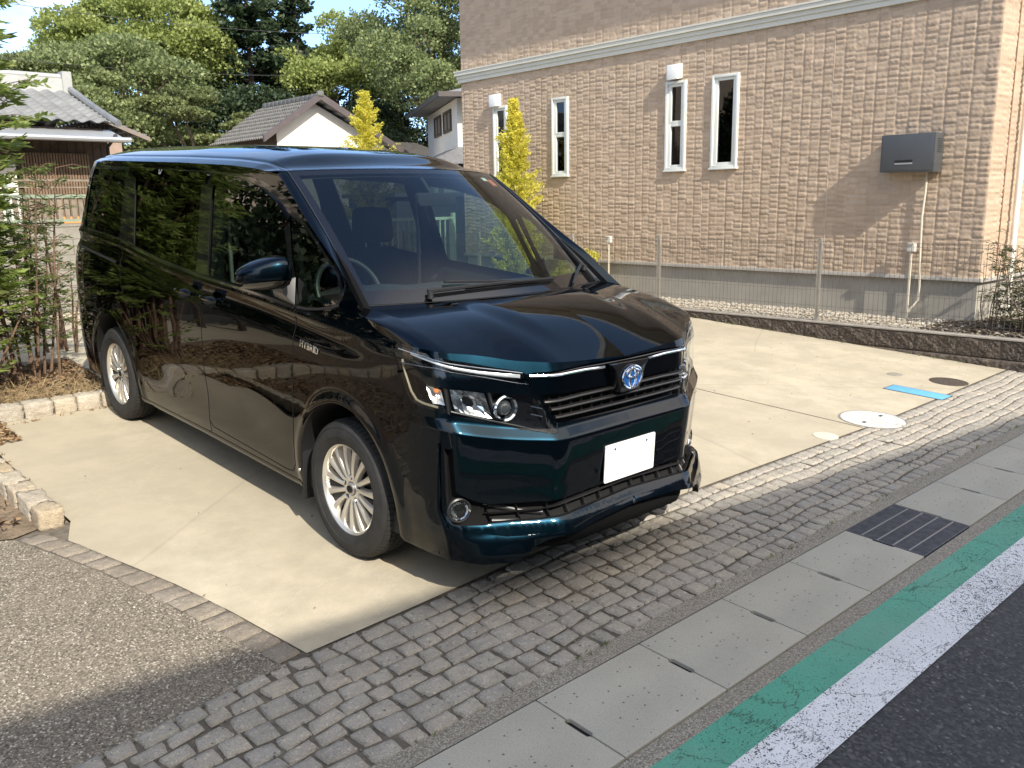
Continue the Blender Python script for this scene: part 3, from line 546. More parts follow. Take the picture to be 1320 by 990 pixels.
tree('low layered green tree between the tiled house and the white gabled house',12.0,30,5.9,3.4,2.6,LF_o,15000,.2,13,nl=30,lobe=.26,flat=.35)
tree('olive green tree at the far left above the tiled ridge',6.6,34,7.4,3.0,2.4,LF_o,9000,.22,14,nl=22)
def conifer(lab,x,y,h,r,mleaf,n,size,seed,group='trees behind the houses',name='conifer_tree'):
    e=empty(name,lab,'tree',loc=(x,y,ZL-.05),group=group); rg=np.random.default_rng(seed); nb=int(h*9); P=[];D=[]; mb=MB()
    mb.tube([(0,0,0),(0,0,h*.5),(0,0,h*.97)],[.16*h/10,.11*h/10,.02],7)
    for i in range(nb):
        z=h*(.12+.86*i/nb); rr=r*(1-(z/h))**.75*rg.uniform(.55,1.15)+.1; a=rg.uniform(0,6.28); d=np.array([math.cos(a),math.sin(a),rg.uniform(-.05,.35)])
        mb.tube([(0,0,z),tuple(np.array([0,0,z])+d*rr)],[.035,.008],4); k=int(n/nb*(.4+1.2*(1-z/h)))
        t=rg.uniform(.15,1.0,k)**.6; q=np.array([0,0,z])+d*rr*t[:,None]+rg.normal(0,.17,(k,3))*np.array([1,1,.6])*(.5+rr*.3); P.append(q); dd=rg.normal(size=(k,3))*.5+d; dd[:,2]-=.1; D.append(dd)
    leafmesh('crown',np.concatenate(P),np.concatenate(D),size,mleaf,e,asp=.5,fold=.1); mb.build('trunk',M_barkd,e,smooth=True); return e
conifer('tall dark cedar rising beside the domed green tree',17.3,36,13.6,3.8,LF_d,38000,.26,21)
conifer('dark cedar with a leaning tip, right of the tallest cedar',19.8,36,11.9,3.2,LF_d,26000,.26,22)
tree('light green tree beside the utility pole, left of it',20.2,33,9.9,3.1,3.4,LF_b,16000,.23,15,nl=30,lobe=.3)
tree('grey green airy tree reaching above the white house by the brick corner',20.6,25.5,11.3,4.6,4.2,LF_m,26000,.2,16,nl=46,lobe=.26,bark=M_bark,tr=.3)
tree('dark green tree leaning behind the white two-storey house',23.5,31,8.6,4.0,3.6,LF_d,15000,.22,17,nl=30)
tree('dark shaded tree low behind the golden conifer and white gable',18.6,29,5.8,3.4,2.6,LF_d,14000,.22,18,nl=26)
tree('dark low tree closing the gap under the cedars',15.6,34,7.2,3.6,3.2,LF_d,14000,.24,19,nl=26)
# golden conifers
LF_g=mat_leaf('leaf_golden',[(.48,.50,.08),(.80,.74,.10),(.95,.84,.14),(.97,.88,.30)],.55,.6)
def golden(x,y,z,h,r,lab,seed,n=9000,tall=True):
    e=empty('golden_conifer',lab,'conifer',loc=(x,y,z),group='golden conifers along the fence'); rg=np.random.default_rng(seed); P=[];D=[]; mb=MB(); mb.tube([(0,0,0),(.01,0,h*.5),(0,.01,h*.93)],[.03,.02,.006],7)
    nb=190
    for i in range(nb):
        zz=h*(.04+.92*(i/nb)); rr=r*min(1,(1-zz/h)*1.9+.05)*rg.uniform(.6,1.15)*(.8+.2*math.sin(zz*9)); a=i*2.4+rg.uniform(-.3,.3)
        d=np.array([math.cos(a),math.sin(a),rg.uniform(.35,1.1)]); d/=np.linalg.norm(d); base=np.array([0,0,zz-rr*.5]); k=max(12,int(n/nb))
        mb.tube([tuple(base),tuple(base+d*rr*1.1)],[.006,.002],4)
        t=rg.uniform(.3,1.25,k); q=base+d*rr*t[:,None]+rg.normal(0,.022+.02*rr,(k,3)); P.append(q); dd=rg.normal(size=(k,3))*.45+d; D.append(dd)
    leafmesh('foliage',np.concatenate(P),np.concatenate(D),.05,LF_g,e,asp=.42,fold=.1); mb.build('trunk',M_bark,e,smooth=True)
golden(6.5,6.68,.2,3.0,.50,'slim golden yellow conifer standing against the beige house wall',31,24000)
golden(6.9,11.25,.22,3.6,.80,'golden yellow conifer behind the minivan roof, beside the white gable',32,24000)
e=empty('golden_shrub','small yellow green shrub behind the bonnet end of the minivan','shrub',loc=(6.58,5.45,.22))
P_,D_,_=lobes_crown(0,0,.33,.34,.34,.34,18,3600,.04,.4,seed=5); leafmesh('foliage',P_,D_,.045,LF_g,e,asp=.45)
mb=MB()
for i in range(6): mb.tube([(0,0,0),(.1*math.cos(i),.1*math.sin(i),.4)],[.01,.004],5)
mb.build('stem',M_bark,e)
# tall leafy shrub at the left and its neighbours in the bed
LF_n=mat_leaf('leaf_nandina',[(.16,.23,.06),(.26,.35,.08),(.36,.45,.12),(.46,.50,.20)],.55,.4); LF_n2=mat_leaf('leaf_small_green',[(.12,.17,.045),(.20,.27,.07),(.28,.34,.10)],.5,.45)
def shrub(x,y,z,stems,lab,seed,leaf=.07,mleaf=None,spray=5,h0=.5,h1=3.0,spread=.5,pin=True,dens=1.0,group=None,gap=.35,minz=.25,rs=.014):
    e=empty('leafy_shrub',lab,'shrub',loc=(x,y,z),group=group); rg=np.random.default_rng(seed); mb=MB(); P=[];D=[];S=[]
    for i in range(stems):
        a=rg.uniform(0,6.28); b=np.array([math.cos(a),math.sin(a),0])*rg.uniform(.02,.5)*spread*.5; h=rg.uniform(h0,h1); lean=np.array([math.cos(a),math.sin(a),0])*rg.uniform(.1,1)*spread*.6*h/h1
        pts=[b,b+lean*.25+[0,0,h*.35],b+lean*.6+[0,0,h*.7],b+lean+[0,0,h]]; pts=[p+rg.normal(0,.012,3)*[1,1,0] for p in pts]; mb.tube(pts,[rs,rs*.8,rs*.55,rs*.25],6)
        nt_=int((h-minz)/.10*dens)
        for j in range(nt_):
            t=(minz+(h-minz)*(j+rg.random())/nt_)/h; k=min(2,int(t*3)); f=t*3-k; p=pts[k]*(1-f)+pts[k+1]*f
            aa=rg.uniform(0,6.28); d=np.array([math.cos(aa),math.sin(aa),rg.uniform(.1,.9)]); d/=np.linalg.norm(d); ln=rg.uniform(.12,gap)
            q1=p+d*ln*.6; q2=p+d*ln+np.array([0,0,-.04]); mb.tube([p,q1,q2],[.0035,.0025,.0012],4,cap=False)
            nl=spray*2 if pin else spray
            for m_ in range(nl):
                u=.3+.7*(m_//2+1)/(nl/2) if pin else rg.uniform(.3,1.05); c=p+(q2-p)*u; side=1 if m_%2 else -1; w_=np.cross(d,[0,0,1]); w_/=np.linalg.norm(w_)+1e-9
                dd=d*.55+w_*side*.8+np.array([0,0,rg.uniform(-.55,.15)]); s=leaf*rg.uniform(.7,1.2)*(1.1-.35*u); dd/=np.linalg.norm(dd); P.append(c+dd*s*.5); D.append(dd); S.append(s)
    leafmesh('foliage',np.array(P),np.array(D),np.array(S),mleaf or LF_n,e,asp=.34,fold=.06,N_=np.tile([[0.1,0.1,1.]],(len(P),1))+RNG.normal(0,.45,(len(P),3)))
    mb.build('stems',plain('stem_brown',(.15,.095,.06),.85,var=.3,sc=20),e,smooth=True); return e
zb=(G@Vector((0,4.1,0))).z
shrub(-1.55,4.05,zb,30,'tall feathery green shrub filling the left edge beside the minivan',41,leaf=.125,h0=1.3,h1=3.95,spread=1.0,dens=2.1,spray=9,gap=.46,minz=.6,rs=.018)
shrub(-1.0,4.2,zb,14,'thin stemmed green shrub between the tall shrub and the minivan tail',42,leaf=.06,mleaf=LF_n2,h0=.9,h1=1.8,spread=.8,dens=2.6,spray=7,pin=True,gap=.24,minz=.3,rs=.012)
shrub(-1.5,3.75,zb-.02,5,'low shrub with broad bright leaves at the foot of the tall shrub',43,leaf=.10,h0=.35,h1=.8,spread=.6,dens=1.2,spray=4,minz=.15)
shrub(-.35,5.5,ZL-.02,7,'small leafed green shrub behind the minivan tail in front of the block wall',44,leaf=.045,mleaf=LF_n2,h0=.7,h1=1.3,spread=.9,dens=2.0,gap=.25,minz=.2)
shrub(6.7,-.52,.22,22,'dark green small leafed shrub by the house corner at the right edge',45,leaf=.045,mleaf=mat_leaf('leaf_shrub_dark',[(.03,.06,.02),(.06,.10,.03),(.11,.16,.045)],.3),h0=.4,h1=1.0,spread=1.1,dens=4.0,spray=8,gap=.22,minz=.08,pin=True,rs=.006)
shrub(6.62,-.12,.22,4,'sparse twiggy shrub left of the dark shrub by the house corner',46,leaf=.035,mleaf=LF_n2,h0=.6,h1=1.1,spread=.5,dens=1.0,gap=.18,minz=.2,rs=.006)
# leaf litter and dry grass on the bed
def litter(n,fx,fyy,h,m,name,lab,cat,size,up=.2):
    P=np.stack([fx(n),fyy(n),np.full(n,h)+RNG.uniform(0,.02,n)],1); D=RNG.normal(size=(n,3))*[1,1,up]; o=leafmesh(name,g3a(P),D,size,m,asp=.35); return tag(o,lab,cat,kind='stuff')
M_lit=mat_leaf('dry_leaves',[(.16,.09,.045),(.26,.17,.09),(.36,.26,.15),(.12,.07,.04)],.1,.8)
litter(5200,lambda n:RNG.uniform(-2.9,-.6,n),lambda n:RNG.uniform(3.3,4.7,n),.045,M_lit,'leaf_litter','brown dead leaves covering the planting bed beside the rear wheel','leaf litter',.05)
litter(900,lambda n:-1.5-np.abs(RNG.normal(0,.35,n)),lambda n:RNG.uniform(2.7,3.2,n),.012,M_lit,'fallen_leaves','fallen brown leaves gathered between the two rows of kerb stones','leaf litter',.045)
litter(800,lambda n:RNG.uniform(-3,-1.84,n),lambda n:RNG.uniform(1.25,2.9,n),.014,M_lit,'dead_leaves','dead leaves on the soil left of the kerb stones','leaf litter',.045)
M_dg=mat_leaf('dry_grass',[(.30,.22,.12),(.42,.33,.19),(.22,.16,.09)],.2,.8)
n=1500; P=np.stack([RNG.uniform(-2.2,-.65,n),3.32+np.abs(RNG.normal(0,.28,n)),np.full(n,.07)+RNG.uniform(0,.05,n)],1); D=RNG.normal(size=(n,3))*[.6,.6,.5]+[0,0,.5]
tag(leafmesh('dry_grass',g3a(P),D,.13,M_dg,asp=.035,fold=.02),'tufts of dry straw coloured grass behind the kerb stones','grass',kind='stuff')
# a few weeds and leaves where the surfaces meet
def strip_weeds(n,pts,spread,h,m,name,lab,cat,size):
    P_=[];D_=[]
    for i in range(n):
        k=RNG.integers(0,len(pts)-1); f=RNG.random(); c=np.array(pts[k])*(1-f)+np.array(pts[k+1])*f; cl=RNG.normal(0,spread,2)
        for j in range(int(RNG.integers(3,9))): P_.append((c[0]+cl[0]+RNG.normal(0,.008),c[1]+cl[1]*.3+RNG.normal(0,.004),h+RNG.uniform(0,.012))); D_.append((RNG.normal(0,.6),RNG.normal(0,.6),RNG.uniform(.2,1)))
    tag(leafmesh(name,g3a(P_),np.array(D_),size,m,asp=.22,fold=.05),lab,cat,kind='stuff')
strip_weeds(60,[(-2.4,-1.29),(6,-1.29)],.02,.002,LF_n2,'joint_weeds','tiny weeds in the joint between the setts and the gutter strip','weeds',.018)
strip_weeds(70,[(5.97,-.5),(5.97,5)],.02,.003,LF_o,'wall_foot_weeds','small weeds and dirt along the foot of the low block wall','weeds',.025)
strip_weeds(40,[(-1.7,1.15),(-1.66,3.1),(-.7,3.19)],.015,.003,M_lit,'kerb_foot_leaves','crumbled dry leaves at the foot of the kerb stones','leaf litter',.022)
litter(130,lambda n:RNG.uniform(-1.6,5.9,n),lambda n:RNG.uniform(-.5,3.1,n),.003,M_lit,'slab_debris','scattered dry bits of leaf lying on the concrete slab','leaf litter',.016,up=.1)
# grit in the joints of the setts
M_grit=mat_stone('grit',[(.35,.31,.25),(.55,.52,.46),(.2,.17,.13)],sc=2)
def gz(x,y): return 0
o=scatter_pebbles(1500,lambda:RNG.uniform(-2.4,3.5),lambda:RNG.uniform(-1.33,-.6),lambda x,y:-.004+RNG.uniform(0,.006),.0045,M_grit,'grit','pale grit scattered over the setts','grit'); o.matrix_world=G
# ---------------------------------------------------------------- houses, walls and poles behind
M_tile=NT('grey_roof_tiles'); t=M_tile
wv=t.n('TexWave'); wv.wave_type='BANDS'; wv.bands_direction='X'; wv.inputs['Scale'].default_value=1.05; wv.inputs['Distortion'].default_value=0; t.l(t.co(),wv.inputs['Vector'])
t.base(t.ramp(t.noise(2.2,5,.6),[(.3,(.12,.128,.136)),(.7,(.20,.21,.222))])); t.set(Roughness=.45); M_tile=M_tile.m
M_wood=plain('weathered_boards',(.095,.07,.055),.85,var=.3,sc=7); M_wht=plain('white_render',(.74,.71,.63),.8,var=.04); M_cream=plain('cream_render',(.66,.64,.58),.8,var=.05)
def tiled(name,a,b,c,d,m,parent,nu,nv_,amp=.055):
    """roof slope from eave a-b up to ridge d-c: rolled tiles in overlapping courses"""
    a,b,c,d=[np.array(q,float) for q in (a,b,c,d)]; nrm=np.cross(b-a,d-a); nrm/=np.linalg.norm(nrm); nrm*=np.sign(nrm[2]); V=[];F=[];pu=6;pv=3
    U=np.linspace(0,1,nu*pu+1); W=[]
    for j in range(nv_):
        W+= [(j/nv_,1.),((j+.5)/nv_,.5),((j+.97)/nv_,.05)]
    W.append((1.,0.))
    for w_,hh in W:
        for u in U:
            ph=(u*nu)%1; roll=math.sin(ph*2*math.pi)*.5; p=(a*(1-u)+b*u)*(1-w_)+(d*(1-u)+c*u)*w_; V.append(p+nrm*(amp*roll+.06*hh))
    n=len(U)
    for j in range(len(W)-1):
        for i in range(n-1): F.append((j*n+i,j*n+i+1,(j+1)*n+i+1,(j+1)*n+i))
    return mesh(name,V,np.array(F),m,parent,smooth=True)
# left house with the tiled roof
e=empty('tiled_house','old wooden house with grey tiled roof and lean-to, at the left','house',loc=(0,0,0)); e.location.x=-.35; X0=-9.0
tiled('roof',(X0,14.8,3.16),(3.9,14.8,3.16),(3.75,17.0,3.98),(X0,17.0,3.98),M_tile,e,46,12)
tiled('rear_roof',(3.95,19.2,3.16),(X0,19.2,3.16),(X0,17.0,3.98),(3.75,17.0,3.98),M_tile,e,40,4)
mb=MB(); mb.prism([(-.14,0),(.14,0),(.11,.30),(-.11,.30)],X0,3.42,f=lambda x,y,q:(q+.25*(q>0),17.0+x,3.94+y)); mb.tube([(X0,17,4.27),(3.69,17,4.27)],.07,8); mb.box((3.62,16.84,3.93),(3.80,17.16,4.38)); mb.build('ridge',plain('ridge_grey',(.33,.34,.33),.6,var=.1),e)
mb=MB(); mb.tube([(3.92,14.78,3.20),(3.85,15.8,3.58),(3.76,16.9,4.04)],.07,8); mb.build('verge_tiles',M_tile,e,smooth=True)
mb=MB(); V=[(X0,14.2,2.86),(3.85,14.2,2.86),(3.85,15.1,3.10),(X0,15.1,3.10)]; mb.add(V+[(x,y,z-.06) for x,y,z in V],[(0,1,2,3),(7,6,5,4),(0,4,5,1),(1,5,6,2),(2,6,7,3),(3,7,4,0)]); mb.tube([(X0,14.15,2.85),(3.9,14.15,2.85)],.05,8)
mb.build('lean_to_roof',plain('sheet_metal_grey',(.36,.38,.40),.4,.3,var=.06),e)
mb=MB()
x=X0
while x<3.75: mb.box((x,14.95,2.0),(x+.14,15.0,2.92)); x+=.15
mb.box((X0,15.0,ZL-.1),(3.7,18.9,3.1)); mb.build('board_wall',M_wood,e)
mb=MB(); mb.box((.6,14.88,.3),(2.05,14.94,2.45)); mb.box((-3.5,14.88,.3),(.2,14.94,2.45)); mb.build('plaster_panel',M_wht,e)
mb=MB()
x=2.15
while x<3.3: mb.box((x,14.86,1.35),(x+.035,14.9,2.62)); x+=.05
mb.build('bamboo_blind',plain('bamboo',(.17,.115,.075),.8,var=.3,sc=12),e)
mb=MB(); mb.box((2.75,14.84,1.0),(3.25,14.89,1.45)); mb.build('orange_panel',plain('orange',(.62,.26,.07),.7,var=.1),e)
mb=MB(); mb.tube([(3.72,14.4,2.95),(3.68,14.8,2.75),(3.68,14.82,1.4)],.035,8); mb.build('gutter_pipe',plain('pipe_black',(.03,.025,.022),.5),e,smooth=True)
# its side wing with a small gable roof
mb=MB(); mb.box((3.71,16.2,ZL-.1),(4.45,18.6,3.06)); mb.build('wing_wall',plain('pink_plaster',(.36,.27,.22),.85,var=.1),e)
tiled('wing_roof',(4.9,16.0,3.05),(4.9,19.2,3.05),(3.95,19.2,3.42),(3.95,16.0,3.42),M_tile,e,12,5)
mb=MB(); mb.prism([(3.95,3.36),(4.95,2.97),(4.95,3.06),(3.95,3.45)],15.92,16.0,f=lambda x,y,q:(x,q,y)); mb.build('barge_board',plain('barge_grey_brown',(.20,.17,.15),.7),e)
# mid house: white gable
e=empty('gabled_house','white gabled house with mossy grey tiles behind the minivan roof','house',loc=(0,0,0))
xp,yg,zp=11.0,20.0,4.62
mb=MB(); mb.add([(9.75,yg,.2),(14.2,yg,.2),(14.2,yg,3.0),(xp,yg,4.52),(9.75,yg,3.72)],[(0,1,2,3,4)]); mb.build('gable_wall',M_wht,e); mb=MB(); mb.add([(9.75,yg+3,.2),(14.2,yg+3,.2),(14.2,yg+3,3.0),(xp,yg+3,4.52),(9.75,yg+3,3.72)],[(0,1,2,3,4)]); mb.build('gable_wall',M_wht,e)
mb=MB(); mb.box((9.76,yg+.02,.2),(9.84,yg+2.98,3.7)); mb.build('side_wall',M_wood,e)
tiled('roof',(9.2,yg-.35,3.40),(9.2,yg+3.2,3.40),(xp,yg+3.2,zp),(xp,yg-.35,zp),plain('mossy_tiles',(.13,.125,.115),.8,var=.35,sc=8),e,26,9)
tiled('right_roof',(14.0,yg+3.2,3.10),(14.0,yg-.35,3.10),(xp,yg-.35,zp),(xp,yg+3.2,zp),M_tile,e,26,9)
mb=MB(); mb.prism([(9.15,3.34),(xp,4.58),(14.05,3.02),(14.05,3.20),(xp,4.78),(9.15,3.52)],yg-.42,yg-.33,f=lambda x,y,q:(x,q,y)); mb.build('barge_board',plain('barge_dark',(.085,.07,.07),.6),e)
mb=MB(); 
for i in range(13): mb.box((xp-.12,yg-.4+i*.255,zp-.02),(xp+.12,yg-.17+i*.255,zp+.13))
mb.box((xp-.10,yg-.45,zp+.05),(xp+.10,yg-.35,zp+.2)); mb.build('ridge_tiles',plain('ridge_dark',(.13,.13,.125),.8,var=.3,sc=9),e,bevel=.03)
# white two-storey house (turned away from the street)
e=empty('white_house','cream two-storey house with brown window frames behind the brick corner','house',loc=(0,0,0))
HW=Matrix.Translation((13.1,16,0))@Matrix(((.479,.878,0,0),(.878,-.479,0,0),(0,0,1,0),(0,0,0,1)))
def wpart(name,mbx,m,parent=e,**k):
    mbx.V=[tuple(HW@Vector(v)) for v in mbx.V]; return mbx.build(name,m,parent,**k)
mb=MB(); mb.box((0,0,.2),(5.2,7,4.42)); wpart('wall',mb,M_cream)
mb=MB(); mb.add([(-.75,-.6,4.46),(5.8,-.6,4.46),(5.8,7.6,4.46),(-.75,7.6,4.46),(1.9,2.3,5.3),(3.1,4.7,5.3)],[(0,1,4),(1,2,5,4),(2,3,5),(3,0,4,5),(3,2,1,0)]); wpart('roof',mb,plain('roof_dark_grey',(.20,.20,.21),.6,var=.15,sc=6))
mb=MB(); mb.box((-.79,-.64,4.37),(5.84,-.60,4.50)); mb.box((-.79,-.60,4.37),(-.75,7.6,4.50)); wpart('fascia',mb,plain('fascia_dark',(.07,.06,.055),.6))
for x0,x1 in ((.84,2.05),(2.52,3.68)):
    z0,z1=3.62,4.22; mb=MB(); mb.box((x0,-.05,z0),(x0+.09,0,z1)); mb.box((x1-.09,-.05,z0),(x1,0,z1)); mb.box((x0+.09,-.05,z1-.08),(x1-.09,0,z1)); mb.box((x0+.09,-.05,z0),(x1-.09,0,z0+.08)); mb.box((x0+(x1-x0)*.5-.04,-.04,z0+.08),(x0+(x1-x0)*.5+.04,0,z1-.08)); wf=wpart('window',mb,plain('frame_brown',(.09,.06,.045),.5))
    mb=MB(); mb.box((x0+.09,-.02,z0+.08),(x1-.09,-.01,z1-.08)); wpart('pane',mb,plain('pane_grey',(.24,.22,.19),.3),wf)
mb=MB(); mb.add([(-1.2,-1.1,2.62),(2.6,-1.1,2.62),(2.2,-.01,3.12),(-.01,-.01,3.12),(-.01,7,3.12),(-1.2,7,2.62)],[(0,1,2,3),(0,3,4,5)]); wpart('porch_roof',mb,plain('porch_grey',(.15,.15,.155),.6,var=.2,sc=9))
mb=MB(); mb.box((-.9,-.6,.2),(-.02,6,2.6)); wpart('porch_wall',mb,plain('porch_blue_grey',(.10,.11,.12),.8))
# dark barn behind the golden conifer
e=empty('dark_shed','dark wooden shed low behind the golden conifer','shed',loc=(0,0,0))
mb=MB(); mb.box((12.2,22.0,.2),(18.5,27,2.9)); mb.build('wall',plain('shed_dark',(.03,.026,.022),.9),e)
mb=MB(); mb.add([(11.8,21.5,2.8),(19,21.5,2.8),(18,24.5,3.9),(13,24.5,3.9),(19,27.5,2.8),(11.8,27.5,2.8)],[(0,1,2,3),(3,2,4,5),(1,4,2),(0,3,5)]); mb.build('roof',plain('shed_roof',(.05,.045,.04),.9,var=.3,sc=5),e)
# rear boundary: block wall with slatted fence, wire mesh and a grey shed
e=empty('rear_block_wall','grey concrete block wall behind the planting bed at the left','wall',loc=(0,0,0))
t=NT('concrete_block'); br=t.n('TexBrick'); br.inputs['Color1'].default_value=(.30,.29,.26,1); br.inputs['Color2'].default_value=(.25,.24,.21,1); br.inputs['Mortar'].default_value=(.14,.13,.115,1); br.inputs['Scale'].default_value=1; br.inputs['Brick Width'].default_value=.40; br.inputs['Row Height'].default_value=.2; br.inputs['Mortar Size'].default_value=.006
sp=t.n('SeparateXYZ'); cb=t.n('CombineXYZ'); t.l(t.co(),sp.inputs[0]); t.l(sp.outputs[0],cb.inputs[0]); t.l(sp.outputs[2],cb.inputs[1]); t.l(cb.outputs[0],br.inputs['Vector']); t.base(t.mix(t.ramp(t.noise(3,6,.7),[(.35,.6),(.65,0)]),br.outputs['Color'],(.13,.12,.10))); t.set(Roughness=.9)
mb=MB(); mb.box((-9,9.0,.1),(3.4,9.12,1.36)); mb.build('wall',t.m,e); mb=MB(); mb.box((-9,8.99,1.36),(3.4,9.13,1.40)); mb.build('cap',t.m,e)
e=empty('slatted_fence','weathered green and brown slatted fence on top of the block wall','fence',loc=(0,0,0))
M_gr=plain('green_rail',(.20,.25,.19),.6,var=.15); M_sl=plain('grey_brown_slats',(.20,.17,.135),.85,var=.3,sc=9)
mb=MB()
x=-4.0
while x<3.3: mb.box((x,9.04,1.42),(x+.055,9.06,1.75)); x+=.085
mb.build('slats',M_sl,e); mb=MB(); mb.box((-4,9.02,1.72),(3.4,9.07,1.765)); mb.box((-4,9.02,1.42),(3.4,9.07,1.455)); mb.build('rail',M_gr,e)
for x in (-3.9,-1.9,.1,2.1,3.35):
    mb=MB(); mb.box((x-.025,9.0,1.40),(x+.025,9.05,2.02)); mb.build('post',M_gr,e)
mb=MB(); mb.box((-4,9.02,1.93),(3.4,9.04,1.955)); mb.box((-4,9.02,1.85),(3.4,9.035,1.862)); mb.build('wire_rail',M_sl,e)
e=empty('bar_fence','pale green vertical bar fence seen through the windscreen','fence',loc=(0,0,0)); M_pg=plain('pale_green_bars',(.40,.48,.40),.5,var=.1)
mb=MB()
x=3.55
while x<7.2: mb.box((x,9.04,.30),(x+.022,9.062,1.33)); x+=.115
mb.build('bars',M_pg,e); mb=MB(); mb.box((3.5,9.03,1.30),(7.2,9.07,1.35)); mb.box((3.5,9.03,.42),(7.2,9.07,.46)); mb.build('rail',M_pg,e)
for x in (3.5,5.3,7.2):
    mb=MB(); mb.box((x-.03,9.02,.2),(x+.03,9.08,1.42)); mb.build('post',M_pg,e)
e=empty('grey_shed','plain blue grey storage shed behind the bar fence','shed',loc=(0,0,0))
mb=MB(); mb.box((7.3,10.9,.2),(9.5,12.6,1.72)); mb.build('wall',plain('shed_blue_grey',(.24,.27,.28),.6,var=.05),e,bevel=.01); mb=MB(); mb.box((7.2,10.8,1.72),(9.6,12.7,1.80)); mb.build('roof',plain('shed_top',(.36,.38,.38),.5),e)
# utility pole and wires
e=empty('utility_pole','grey concrete utility pole with crossarm between the trees','utility pole',loc=(0,0,0)); px_,py_=22.3,34.0; M_pole=plain('pole_concrete',(.30,.29,.27),.8)
mb=MB(); mb.tube([(px_,py_,0),(px_,py_,10.1)],[.17,.11],10); mb.build('pole',M_pole,e,smooth=True); mb=MB(); mb.box((px_-.9,py_-.06,9.55),(px_+.5,py_+.06,9.67)); mb.box((px_-.6,py_-.06,8.9),(px_+.3,py_+.06,9.0)); mb.build('crossarm',plain('crossarm',(.12,.12,.12),.6),e)
for x in (-.85,-.45,.4): mb=MB(); mb.lathe([(.001,0),(.05,0),(.06,.08),(.03,.16),(.001,.17)],10,f=lambda a,b,c:(px_+x+a,py_+b,9.67+c)); mb.build('insulator',plain('insulator',(.35,.32,.3),.3),e,smooth=True)
M_wire=plain('cable_black',(.06,.06,.06),.6)
for i,(za,zb_,lab) in enumerate([(9.6,9.9,'thin overhead cable, uppermost of the three crossing the trees'),(7.8,7.4,'thin overhead cable, middle of the three crossing the trees'),(7.1,6.6,'thin overhead cable, lowest of the three crossing the trees')]):
    pts=[]; 
    for k in range(25):
        s=k/24; pts.append((px_-.4-(34)*s, py_-8*s if i else py_-4*s, za+(zb_-za)*s-1.1*4*s*(1-s)))
    mb=MB(); mb.tube(pts,.010,5,cap=False); tag(mb.build('overhead_cable',M_wire,smooth=True),lab,'cable')
# ---------------------------------------------------------------- what stands behind and beside the photographer (shade and reflections)
e=empty('opposite_house','tall grey house across the street casting the foreground shadow','house',loc=(0,0,0))
Hh=6.2; q=Hh+.1; off=Vector((L.x,L.y))*(q/-L.z)
def eave(x,y): return (x-off.x,y-off.y)
p1=eave(-2.3,-.22+.0); p2=eave(4.48,-1.17+.0); dx,dy=(p2[0]-p1[0]),(p2[1]-p1[1]); ln=math.hypot(dx,dy); dx/=ln;dy/=ln
a=(p1[0]-dx*9,p1[1]-dy*9); b=(p2[0]+dx*14,p2[1]+dy*14); nx,ny=dy,-dx
V=[]
for z in (-.3,Hh): V+=[(a[0],a[1],z),(b[0],b[1],z),(b[0]+nx*8,b[1]+ny*8,z),(a[0]+nx*8,a[1]+ny*8,z)]
mb=MB(); mb.add(V,[(0,3,2,1),(4,5,6,7),(0,1,5,4),(1,2,6,5),(2,3,7,6),(3,0,4,7)]); mb.build('wall',plain('beige_render',(.42,.38,.32),.85,var=.1),e)
c_=[(V[k][0]*.5+V[k+1][0]*.5,V[k][1]*.5+V[k+1][1]*.5) for k in (0,2)]
mid=(sum(v[0] for v in V[:4])/4,sum(v[1] for v in V[:4])/4)
mb=MB()
for k in range(5):
    s0=.12+.17*k; 
    for z0 in (.9,3.7):
        A=(a[0]+(b[0]-a[0])*s0,a[1]+(b[1]-a[1])*s0); mb.add([(A[0]-nx*.02,A[1]-ny*.02,z0),(A[0]+dx*1.7-nx*.02,A[1]+dy*1.7-ny*.02,z0),(A[0]+dx*1.7-nx*.02,A[1]+dy*1.7-ny*.02,z0+1.2),(A[0]-nx*.02,A[1]-ny*.02,z0+1.2)],[(0,1,2,3)])
mb.build('window_row',plain('window_dark',(.03,.035,.04),.15),e)
def hedge(x,y,z,rx,ry,rz,lab,seed,n=16000):
    e=empty('hedge',lab,'hedge',loc=(x,y,z)); P_,D_,_=lobes_crown(0,0,rz*.9,rx,ry,rz,40,n,.12,.36,seed=seed); leafmesh('foliage',P_,D_,.13,LF_d,e,asp=.6); mb=MB()
    for k in range(7): mb.tube([((k-3)*rx*.25,0,0),((k-3)*rx*.27,.1,rz)],[.06,.03],6)
    mb.build('stem',M_barkd,e)
hedge(-4.7,6.6,.2,2.1,1.6,2.1,'dense dark hedge left of the frame beside the lot',51)
hedge(-3.0,9.9,.2,2.1,1.1,2.2,'dense dark hedge left of the frame near the rear wall',52)
hedge(-8.0,1.5,.1,1.8,3.8,2.5,'long dark hedge along the far side of the gravel path',53)
e=empty('neighbour_house','beige neighbouring house beyond the hedges, left of the frame','house',loc=(0,0,0)); mb=MB(); mb.box((-16,11.8,.1),(-2.2,14.0,6.6)); mb.build('wall',plain('neighbour_beige',(.48,.40,.32),.85),e)
mb=MB(); mb.add([(-16.6,11.2,6.6),(-1.6,11.2,6.6),(-1.6,14.05,6.6),(-16.6,14.05,6.6),(-14.7,12.6,7.6),(-3.5,12.6,7.6)],[(0,1,5,4),(1,2,5),(2,3,4,5),(3,0,4),(3,2,1,0)]); mb.build('roof',M_tile,e)

